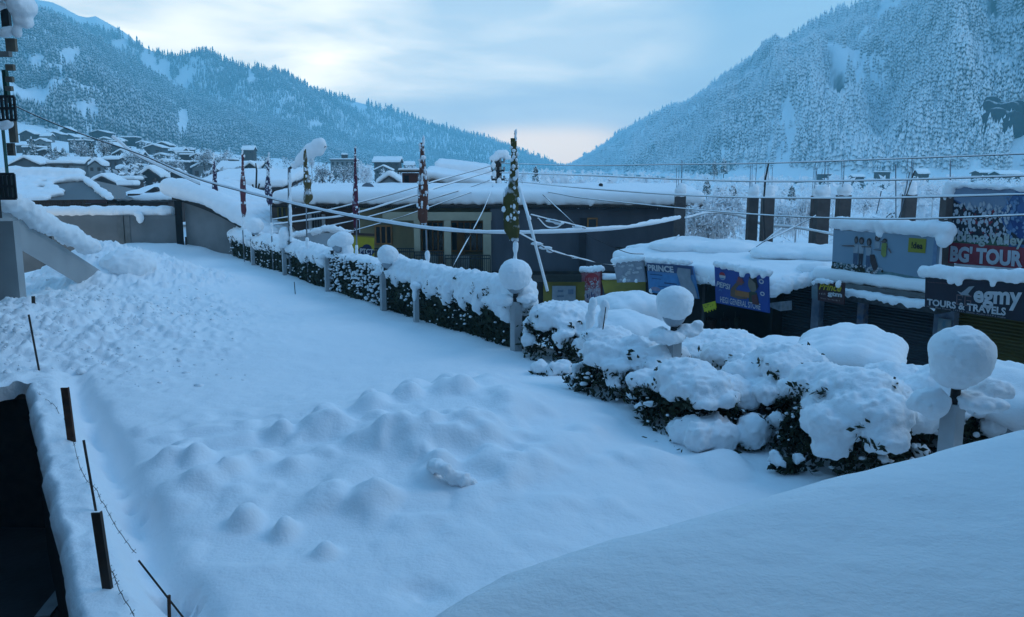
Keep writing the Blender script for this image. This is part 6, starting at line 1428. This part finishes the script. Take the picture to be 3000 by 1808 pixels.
# ================================================================ village beyond the wall
HW = [mat('house_grey', (.10, .11, .12), (.075, .08, .09), .6, .9), mat('house_brown', (.075, .05, .045), (.05, .035, .03), .6, .9), mat('house_pale', (.20, .21, .21), (.15, .16, .17), .6, .9), mat('house_dark', (.045, .045, .05), (.03, .03, .034), .6, .9)]
ROOFM = mat('village_roof', (.07, .06, .06), (.045, .04, .042), .8, .85)
def house(x0, x1, ye, yr, yb, d, kind, wm, lab, nwin=3, seed=0, snow=.5, deep=.9):
    A, B = at(x0, ye, d), at(x1, ye, d); W = B[0] - A[0]; Dp = W * deep; ze = A[2]; zr = at(x0, yr, d)[2]; zb = at(x0, yb, d)[2]
    cx = (A[0] + B[0]) / 2; g = min(zb, terr((x0 + x1) / 2, d)[2]) - 2
    t = thing('village_house', (cx, d, zb), lab, 'house', 'tiny village houses' if lab.startswith('tiny snow') else 'snow roofed village houses')
    m = MB(); h = zr - ze; ov = .08 * W
    if kind == 'flat' or h < .3:
        m.box((cx, d + Dp / 2, (ze + g) / 2), (W, Dp, ze - g)); m.build('wall', wm, t)
        m = MB(); m.box((cx, d + Dp / 2, ze + .12), (W + ov, Dp + ov, .22)); m.build('roof', ROOFM, t)
        o = .5 * ov; a = np.array([A[0] - o, d - o, ze + .23]); b = np.array([B[0] + o, d - o, ze + .23])
        v, f = pad(a, b, b + np.array([0, Dp + ov, 0]), a + np.array([0, Dp + ov, 0]), snow, snow * .45, max(.25, W / 16), .08, .5, seed); linkmesh('snow_cover', v, f, SNOW_FAR, t)
    elif kind == 'gable':
        y0, y1 = d, d + Dp
        m.add([(A[0], y0, g), (B[0], y0, g), (B[0], y0, ze), (cx, y0, zr), (A[0], y0, ze), (A[0], y1, g), (B[0], y1, g), (B[0], y1, ze), (cx, y1, zr), (A[0], y1, ze)], [(0, 1, 2, 3, 4), (9, 8, 7, 6, 5), (1, 6, 7, 2), (0, 4, 9, 5)]); m.build('wall', wm, t)
        rf = MB(); sn = MB(); k = ov / (W / 2)
        for s in (-1, 1):
            e = np.array([cx + s * (W / 2 + ov), d - ov, ze - h * k]); r = np.array([cx, d - ov, zr]); q = np.array([0, Dp + 2 * ov, 0])
            rf.prism([e, r, r + q, e + q], (0, 0, .16)); z = np.array([0, 0, .165]); sn.prism([e + z + np.array([-s * .1, .12, 0]), r + z + np.array([0, .12, 0]), r + q + z, e + q + z], (0, 0, snow))
        rf.build('roof', ROOFM, t); v, f = sn.arr()
        v, f, nr = remesh(v, f, max(.12, W / 40)); v = v + nr * (fbm(v * .8, 3, seed) * .10)[:, None]; linkmesh('snow_cover', v, f, SNOW_FAR, t)
    else:
        y0, ym, y1 = d, d + Dp / 2, d + Dp
        m.add([(A[0], y0, g), (A[0], y1, g), (A[0], y1, ze), (A[0], ym, zr), (A[0], y0, ze), (B[0], y0, g), (B[0], y1, g), (B[0], y1, ze), (B[0], ym, zr), (B[0], y0, ze)], [(0, 1, 2, 3, 4), (9, 8, 7, 6, 5), (0, 4, 9, 5), (1, 6, 7, 2)]); m.build('wall', wm, t)
        rf = MB(); sn = MB()
        for s in (-1, 1):
            e0 = np.array([A[0] - ov, ym + s * (Dp / 2 + ov), ze - h * .12]); r0 = np.array([A[0] - ov, ym, zr]); q = np.array([W + 2 * ov, 0, 0])
            rf.prism([e0, r0, r0 + q, e0 + q], (0, 0, .16)); z = np.array([0, 0, .165]); sn.prism([e0 + z, r0 + z, r0 + q + z, e0 + q + z], (0, 0, snow))
        rf.build('roof', ROOFM, t); v, f = sn.arr()
        v, f, nr = remesh(v, f, max(.12, W / 40)); v = v + nr * (fbm(v * .8, 3, seed) * .10)[:, None]; linkmesh('snow_cover', v, f, SNOW_FAR, t)
    if nwin:
        hz = max(.6, min(1.3, (ze - zb) * .45)); zc = zb + (ze - zb) * .55
        for i in range(nwin):
            x = A[0] + W * (i + .5) / nwin; m = MB(); m.box((x, d - .03, zc), (W / nwin * .42, .10, hz)); o = m.build('window', ROOFM if wm != ROOFM else HW[0], t)
            m = MB(); m.box((x, d - .085, zc), (W / nwin * .34, .02, hz * .85)); m.build('pane', GLASSD, o)
HOUSES = [(30, 117, 486, 466, 502, 112, 'gable', 0, 'grey gabled barn at the far left behind the big hip roof', 0),
    (137, 212, 485, 484, 502, 112, 'flat', 2, 'plain pale block with flat snow roof left of the tree clump', 2),
    (258, 300, 488, 474, 506, 140, 'gable', 2, 'small pale gabled house below the bare tree group', 2),
    (300, 346, 470, 464, 492, 165, 'side', 0, 'tall grey two storey house above the gabled cottages', 3),
    (343, 380, 498, 492, 514, 150, 'side', 1, 'low brown house right of the tall grey two storey one', 3),
    (404, 470, 522, 499, 534, 110, 'gable', 3, 'dark gable front half buried under the descending cables', 2),
    (262, 338, 540, 521, 552, 92, 'gable', 3, 'dark gabled house below the small pale gabled one', 2),
    (330, 395, 534, 530, 552, 98, 'flat', 1, 'brown flat roofed house right beside the dark gabled one', 3),
    (340, 392, 552, 550, 566, 86, 'flat', 0, 'grey low house in front of the brown flat roofed one', 3),
    (490, 532, 520, 502, 528, 120, 'gable', 3, 'dark gable end between the two descending cables', 1),
    (312, 350, 576, 572, 592, 66, 'flat', 1, 'small brown hut just above the compound wall coping', 0),
    (176, 208, 384, 374, 390, 420, 'gable', 3, 'lone gabled farmhouse on the upper snow field', 2),
    (262, 314, 390, 383, 398, 420, 'gable', 3, 'wide farmhouse at the edge of the upper snow field', 3),
    (488, 534, 443, 436, 450, 300, 'side', 0, 'small house on the lower edge of the snow slope under the forest', 3),
    (352, 396, 404, 402, 408, 400, 'flat', 3, 'long low shed at the forest foot', 0),
    (640, 752, 500, 481, 512, 130, 'side', 0, 'wide snow roofed house left of the slate blue flag', 3),
    (712, 752, 496, 482, 504, 128, 'gable', 3, 'dark little gable behind the crimson flag', 1),
    (709, 742, 441, 432, 452, 300, 'side', 1, 'small brown house high above the crimson flag tip', 2),
    (968, 1038, 470, 463, 490, 250, 'flat', 2, 'stepped pale hotel block left of the magenta flag', 5),
    (1000, 1016, 456, 452, 466, 252, 'flat', 1, 'roof tower on the stepped hotel block', 1),
    (1096, 1168, 476, 465, 494, 250, 'side', 1, 'dark red hotel with snow roof between the magenta and rust flags', 5),
    (1098, 1146, 500, 489, 510, 205, 'gable', 0, 'grey gabled house just below the dark red hotel', 3),
    (1104, 1176, 545, 521, 556, 72, 'gable', 2, 'frosted gable right beside the satellite dish', 0),
    (1184, 1212, 486, 480, 496, 240, 'side', 0, 'small house right of the dark red hotel', 2),
    (2574, 2608, 506, 502, 514, 350, 'flat', 1, 'small brown flat house at the foot of the right slope', 3),
    (2500, 2532, 520, 515, 526, 300, 'side', 0, 'grey house at the slope foot above the widest pillar', 2),
    (2690, 2722, 510, 500, 526, 300, 'side', 1, 'brown house above the pale billboard right of the leaning rods', 3),
    (2604, 2624, 628, 621, 633, 120, 'gable', 3, 'tiny dark gable on the white field behind the pale billboard', 1),
    (2874, 2930, 508, 502, 518, 330, 'side', 1, 'row house at the right slope foot above the big billboard', 4),
    (2932, 2992, 512, 504, 524, 320, 'side', 1, 'brown row house at the right edge above the big billboard', 4),
    (2405, 2440, 512, 508, 518, 380, 'flat', 3, 'low dark house at the slope foot above the slender pillar', 2)]
for i, (x0, x1, ye, yr, yb, d, k, w_, lab, nw) in enumerate(HOUSES): house(x0, x1, ye, yr, yb, d, k, HW[w_], lab, nw, i, .4 + .12 * (i % 3))
# the crowd of tiny houses between and above those, nothing telling one from another
rr = random.Random(9); spots_ = []
while len(spots_) < 44:
    x = rr.uniform(60, 760); d = math.exp(rr.uniform(math.log(160), math.log(400)))
    if all(abs(x - a) > 18 or abs(d - b) > 25 for a, b in spots_): spots_.append((x, d))
for i, (x, d) in enumerate(spots_):
    y = terr_y(x, d); w = rr.uniform(3.4, 6.0) / d * FPX; hh = rr.uniform(1.8, 3.2) / d * FPX
    house(x - w / 2, x + w / 2, y - hh, y - hh - w * rr.uniform(.12, .26), y, d, rr.choice(['gable', 'gable', 'side', 'flat']), HW[rr.choice((0, 0, 1, 2))], 'tiny snow roofed house in the crowd of the hillside village', rr.choice((0, 2, 3)), 60 + i, .5)
# big hip roof with half its snow slid off, and picket railing
big = thing('hip_roof_house', at(180, 600, 56), 'house with a big grey sheet hip roof half bared of snow behind the grey wall', 'house')
e0, e1 = at(30, 588, 56), at(312, 585, 56); r0, r1 = at(20, 512, 61), at(222, 517, 61)
m = MB(); bk = np.array([0, 10, 0])
m.add([e0, e1, r1, r0, e0 + bk, e1 + bk], [(0, 1, 2, 3), (1, 5, 2), (5, 4, 3, 2), (4, 0, 3)]); m.build('roof', mat('grey_sheet', (.15, .165, .175), (.12, .13, .14), .6, .6, .6, 10, stretch=(1, .02, .02)), big)
m = MB(); m.box(((e0[0] + e1[0]) / 2, 57, -.5), ((e1[0] - e0[0]) * .96, 1.2, e0[2] * 2 + .5)); m.build('wall', HW[1], big)
m = MB(); m.bar(e0 + np.array([0, -.02, -.12]), e1 + np.array([0, -.02, -.12]), .1, .26); m.build('eave_board', mat('dark_red_board', (.05, .022, .022), None, 2, .8), big)
def on_roof(u, v): return (e0 * (1 - u) + e1 * u) * (1 - v) + (r0 * (1 - u) + r1 * u) * v
el = []
rr = random.Random(4)
for k in range(150):
    u = rr.uniform(0, 1.02); v_ = rr.uniform(0, 1.05); lim = .36 + .55 * v_ + .06 * math.sin(v_ * 9)
    if v_ > .74: lim = 1.05
    if u < lim: el.append((on_roof(u, v_) + np.array([0, 0, .12]), (.55, .45, .24)))
for k in range(24): el.append((r0 + (r1 - r0) * k / 23 + np.array([0, .1, .25]), (.7, .9, .35)))
for k in range(14): el.append((on_roof(1.0, k / 13) + np.array([.1, .25, .14]), (.3, .4, .2)))
v, f = blob(el, .12, .10, .9, 5, crumb=.08, cf=3); linkmesh('snow_cover', v, f, SNOW, big)
pk_ = thing('picket_railing', at(130, 600, 47), 'dark picket railing above the coping of the grey wall', 'railing')
m = MB()
for k in range(26): x = 72 + k * 7.0; m.bar(at(x, 608, 47), at(x, 590, 47), .05, .05, up=(0, 1, 0))
m.bar(at(68, 591, 47), at(252, 588, 47), .06, .12); m.build('pickets', WOODD, pk_)
# snow roofs of nearer sheds just beyond the wall and behind the poles
def lowroof(x0, x1, y0, y1, d, th, lab, seed, wall=True, h=1.6):
    A, B = at(x0, y0, d), at(x1, y1, d); dep = 7.0
    t = thing('snowy_shed', (A + B) / 2, lab, 'shed', 'snow buried sheds behind the wall'); up = np.array([0, dep, .9])
    m = MB(); m.prism([A, B, B + up, A + up], (0, 0, .12)); m.build('roof', ROOFM, t); m = MB(); m.prism([A + np.array([.3, .3, 0]), B + np.array([-.3, .3, 0]), B + np.array([-.3, .3, -h]), A + np.array([.3, .3, -h])], (0, dep - 1, 0)); m.build('wall', HW[1], t)
    z = np.array([0, 0, .12]); v, f = pad(A + z, B + z, B + up + z, A + up + z, th, th * .48, .25, .12, .5, seed, ragged=.2); linkmesh('snow_cover', v, f, SNOW, t)
lowroof(335, 500, 596, 592, 60, .45, 'snow buried shed just beyond the grey wall with a brown chimney', 1)
ch = thing('brick_stack', at(440, 560, 62), 'leaning dark chimney sheet poking from the snow beyond the grey wall', 'chimney')
m = MB(); a, b, c, e = at(420, 566, 61), at(452, 548, 61), at(462, 556, 61), at(436, 574, 61); m.prism([a, b, c, e], (0, .6, 0)); m.build('sheet', HW[3], ch); m = MB(); m.box(at(400, 586, 60.5), (.9, .8, .9)); m.build('brick', HW[1], ch)
lowroof(650, 838, 560, 557, 56, .6, 'broad white roofed shed behind the three left flags', 2)
lowroof(590, 700, 540, 540, 76, .5, 'white roofed shed beyond the curved shed roof', 3)
# a cluster of figures / poles behind: forked black stem
fk = thing('dead_stem', at(752, 560, 50), 'dark forked dead stem between the crimson and slate blue flags', 'stem')
m = MB(); m.tube([at(750, 560, 50), at(752, 500, 50), at(749, 478, 50)], [.06, .05, .03], 6); m.tube([at(742, 556, 50), at(740, 540, 50)], .05, 6); m.tube([at(756, 556, 50), at(760, 538, 50)], .05, 6); m.build('stem', DARKMETAL, fk)

# ================================================================ trees in the village
FROST = snowtop('frosted_twigs', (.05, .055, .06), (.10, .11, .12), -.1, 1.0, 1.1, amp=1.0)
FROSTW = snowtop('frosted_white', (.12, .13, .14), (.2, .21, .22), -1.5, -.1, 1.5, amp=1.0)
CONIF = snowtop('village_conifer', (.018, .028, .028), (.035, .045, .04), .62, 1.05, .9, amp=.8)
BIGT = [conifer_template(np.random.default_rng(50 + i), 9, 11, .20) for i in range(3)]
def conifer(x, yt, yb, d, lab, w=1.0, seed=0):
    tp, b = at(x, yt, d), at(x, yb, d); h = tp[2] - b[2]; rs = np.random.default_rng(seed)
    t = thing('conifer_tree', b, lab, 'tree', 'snowy conifers in the village')
    m = MB(); m.tube([b - np.array([0, 0, 2]), b + np.array([0, 0, h * .9])], [h * .025, h * .006], 6); m.build('trunk', WOODD, t)
    tv, tf = BIGT[seed % 3]; V = tv * np.array([h * w, h * w, h]); V = V * (1 + rs.uniform(-.12, .12, (len(V), 1)) * np.array([1, 1, 0])) + b
    q = V[rs.integers(0, len(V), 500)] * .85 + (b + np.array([0, 0, h * .4])) * .15 + rs.normal(0, h * .03, (500, 3))
    lv, lf = leafcards(q, h * .05, rs); lf3 = np.vstack([lf[:, [0, 1, 2]], lf[:, [0, 2, 3]]])
    linkmesh('crown', *join((V, tf), (lv, lf3)), CONIF, t, sm=False)
def leaftree(x, yt, yb, d, wpx, lab, seed, m_=None, n=900, branch=True, name='bare_tree'):
    tp, b = at(x, yt, d), at(x, yb, d); h = tp[2] - b[2]; W = wpx * d / FPX; rs = np.random.default_rng(seed); rr = random.Random(seed)
    t = thing(name, b, lab, 'tree', 'frosted trees in the village')
    m = MB(); m.tube([b - np.array([0, 0, 2]), b + np.array([0, 0, h * .3]), b + np.array([rr.uniform(-.05, .05) * W, 0, h * .85])], [h * .03, h * .022, h * .006], 6)
    C = []
    for k in range(11):
        z = h * rr.uniform(.15, .6); a = rr.uniform(0, 6.28); L = rr.uniform(.5, 1.0)
        p = b + np.array([0, 0, z]); e = b + np.array([math.cos(a) * W * .5 * L, math.sin(a) * W * .5 * L, min(h, z + h * rr.uniform(.15, .5))]); m.tube([p, (p + e) / 2 + np.array([0, 0, h * .04]), e], [h * .012, h * .008, h * .003], 5)
        for u in (.45, .7, .9, 1.0): C.append(p + (e - p) * u)
    m.build('trunk', FROST if m_ is FROSTW else WOODD, t)
    if m_ is FROSTW and d < 50:                  # loaded white twigs bending down
        tb = MB()
        for k in range(170):
            c0 = np.array(C[rr.randrange(len(C))]) + np.array([rr.uniform(-.12, .12) * W, rr.uniform(-.1, .1) * W, rr.uniform(0, .1) * h]); a = rr.uniform(0, 6.28); L = rr.uniform(.25, .6) * h
            o = np.array([math.cos(a), math.sin(a), 0]) * L * .4
            tb.tube([c0, c0 + o * .6 + np.array([0, 0, L * .05]), c0 + o - np.array([0, 0, L * .35]), c0 + o * 1.15 - np.array([0, 0, L * .85])], [.022, .03, .028, .012], 5)
        tb.build('drooping_twigs', SNOW, t, True)['kind'] = 'stuff'
    C = np.array(C); q = C[rs.integers(0, len(C), n)] + rs.normal(0, 1, (n, 3)) * np.array([W * .11, W * .11, h * .09])
    q = q[q[:, 2] > b[2]]
    linkmesh('crown', *leafcards(q, max(h, W) * (.035 if d > 50 else .028), rs), m_ or FROST, t, sm=False)
for i, (x, yt, yb, d, w, lab) in enumerate([(97, 398, 462, 200, .9, 'tall dark conifer at the far left below the snow field'), (165, 428, 472, 190, 1.5, 'broad dark conifer right of the tall dark one'), (148, 424, 470, 192, 1.2, 'dark conifer on the left flank of the broad one'), (188, 430, 470, 188, 1.2, 'dark conifer on the right flank of the broad one'),
        (272, 412, 482, 170, .8, 'snowy conifer standing among the bare tree group'), (785, 458, 505, 130, 1.2, 'snowy conifer behind the slate blue flag'), (2120, 462, 510, 300, 1.2, 'dark conifer at the slope foot above the two middle pillars'), (2092, 470, 515, 290, 1.0, 'smaller conifer left of the one above the middle pillars'),
        (2145, 536, 612, 90, 1.3, 'snow bowed dark conifer just left of the two close pillars'), (2108, 545, 610, 92, 1.1, 'snow bowed conifer behind the frosted willow crown'), (2318, 540, 590, 110, 1.1, 'snow bowed conifer right of the bent black pipe'), (1570, 482, 545, 150, .7, 'dark conifer tip right of the olive flag'), (2070, 520, 570, 160, 1.2, 'conifer behind the right end of the long roof')]): conifer(x, yt, yb, d, lab, w, i)
for i, (x, yt, yb, d, w, lab, mm) in enumerate([(240, 415, 488, 175, 44, 'bare grey tree at the left of the group above the cottages', 0), (306, 418, 484, 172, 44, 'bare grey tree at the right of the group above the cottages', 0), (392, 440, 496, 160, 56, 'bushy bare tree crossed by the descending cables', 0), (600, 444, 500, 170, 46, 'frosted bush left of the plum flag pole', 0), (648, 450, 500, 165, 44, 'frosted bush between the plum and crimson flags', 0),
        (945, 490, 542, 95, 48, 'dark frosted bush right of the amber flag', 0), (1008, 484, 545, 92, 58, 'dark frosted bush left of the magenta flag', 0), (870, 482, 530, 105, 40, 'frosted bush under the street light arm', 0), (914, 450, 505, 140, 18, 'narrow frosted tree under the snow wedge of the street light', 1), (1070, 478, 555, 85, 46, 'white frosted tree between the magenta flag and the dark red hotel', 1), (1140, 500, 545, 100, 40, 'white frosted tree below the dark red hotel', 1), (1200, 484, 530, 130, 44, 'frosted tree line above the chimney hut', 1),
        (2075, 575, 735, 40, 190, 'big white frosted willow behind the shop roof', 1), (2330, 590, 700, 44, 110, 'white frosted tree between the close pillars and the widest pillar', 1), (1960, 600, 720, 46, 90, 'white frosted bush at the end of the long grey wall', 1), (2530, 560, 640, 60, 120, 'white frosted thicket between the cut pillar and the leaning rods', 1), (2080, 590, 640, 70, 100, 'white frosted thicket behind the big willow', 1), (1620, 505, 560, 110, 60, 'frosted tree behind the long roof right of the olive flag', 1), (1530, 500, 545, 120, 40, 'frosted tree right behind the olive flag', 1),
        (520, 470, 520, 130, 50, 'frosted bush above the curved shed roof', 0), (460, 462, 505, 150, 50, 'frosted bush beside the descending cables above the dark gable', 0), (2440, 560, 620, 80, 70, 'white frosted bush between the widest pillar and the cut pillar', 1), (2730, 545, 620, 70, 50, 'white frosted bush between the last pillar and the big billboard', 1)]):
    leaftree(x, yt, yb, d, w, lab, 300 + i, FROSTW if mm else FROST, 9000 if d < 50 else 1300)

# ================================================================ frosted scrub all over the valley floor (nobody could count it)
def scrub(name, boxes, seed, m_, label, cards=46, hmul=1.0):
    rs = np.random.default_rng(seed); Q = []; S = []
    for (x0, x1, d0, d1, n) in boxes:
        xs = rs.uniform(x0, x1, n); ds = np.exp(rs.uniform(math.log(d0), math.log(d1), n))
        for x, d in zip(xs, ds):
            p = terr(x, d)
            if fbm((p * np.array([.03, .03, 0]))[None], 2, seed)[0] < -.12: continue
            h = rs.uniform(1.2, 4.2) * hmul; k = int(cards * (1.4 if d < 150 else .8)); u = rs.uniform(0, 1, k)
            q = p + np.stack([rs.normal(0, .30 * h * (1.05 - u * .8)), rs.normal(0, .30 * h * (1.05 - u * .8)), u * h], -1)
            Q.append(q); S.append(np.full(k, .11 * h))
    Q = np.vstack(Q); S = np.concatenate(S)
    V, Fc = leafcards(Q, 1.0, rs); V = V.reshape(-1, 4, 3); V = Q[:, None] + (V - Q[:, None]) * S[:, None, None]
    o = linkmesh(name, V.reshape(-1, 3), Fc, m_, sm=False); o['kind'] = 'stuff'; o['label'] = label; o['category'] = 'scrub'
scrub('frosted_scrub', [(40, 720, 95, 210, 150), (40, 900, 210, 480, 260), (720, 1500, 80, 260, 150), (900, 1600, 260, 900, 130)], 401, FROST, 'frosted scrub and hedgerows spread between the village houses')
scrub('frosted_scrub', [(1560, 3050, 75, 200, 230), (1560, 3050, 200, 600, 800)], 402, FROSTW, 'white frosted scrub at the foot of the right slope behind the pillars', 50, 1.5)
# ================================================================ air
def haze():
    lo = np.array([-1500., -60., -62.]); hi = np.array([2300., 2740., 640.])
    m = MB(); m.box((lo + hi) / 2, hi - lo)
    hm = bpy.data.materials.new('valley_haze'); hm.use_nodes = True; n = hm.node_tree; n.nodes.clear()
    o = n.nodes.new('ShaderNodeOutputMaterial'); p = n.nodes.new('ShaderNodeVolumePrincipled')
    p.inputs['Color'].default_value = (.38, .88, 1.0, 1); p.inputs['Density'].default_value = HAZE_D; p.inputs['Anisotropy'].default_value = .0
    n.links.new(p.outputs[0], o.inputs['Volume'])
    ob = m.build('haze', hm); ob['kind'] = 'stuff'
    return ob
HAZE_D = 4.3e-4
haze()
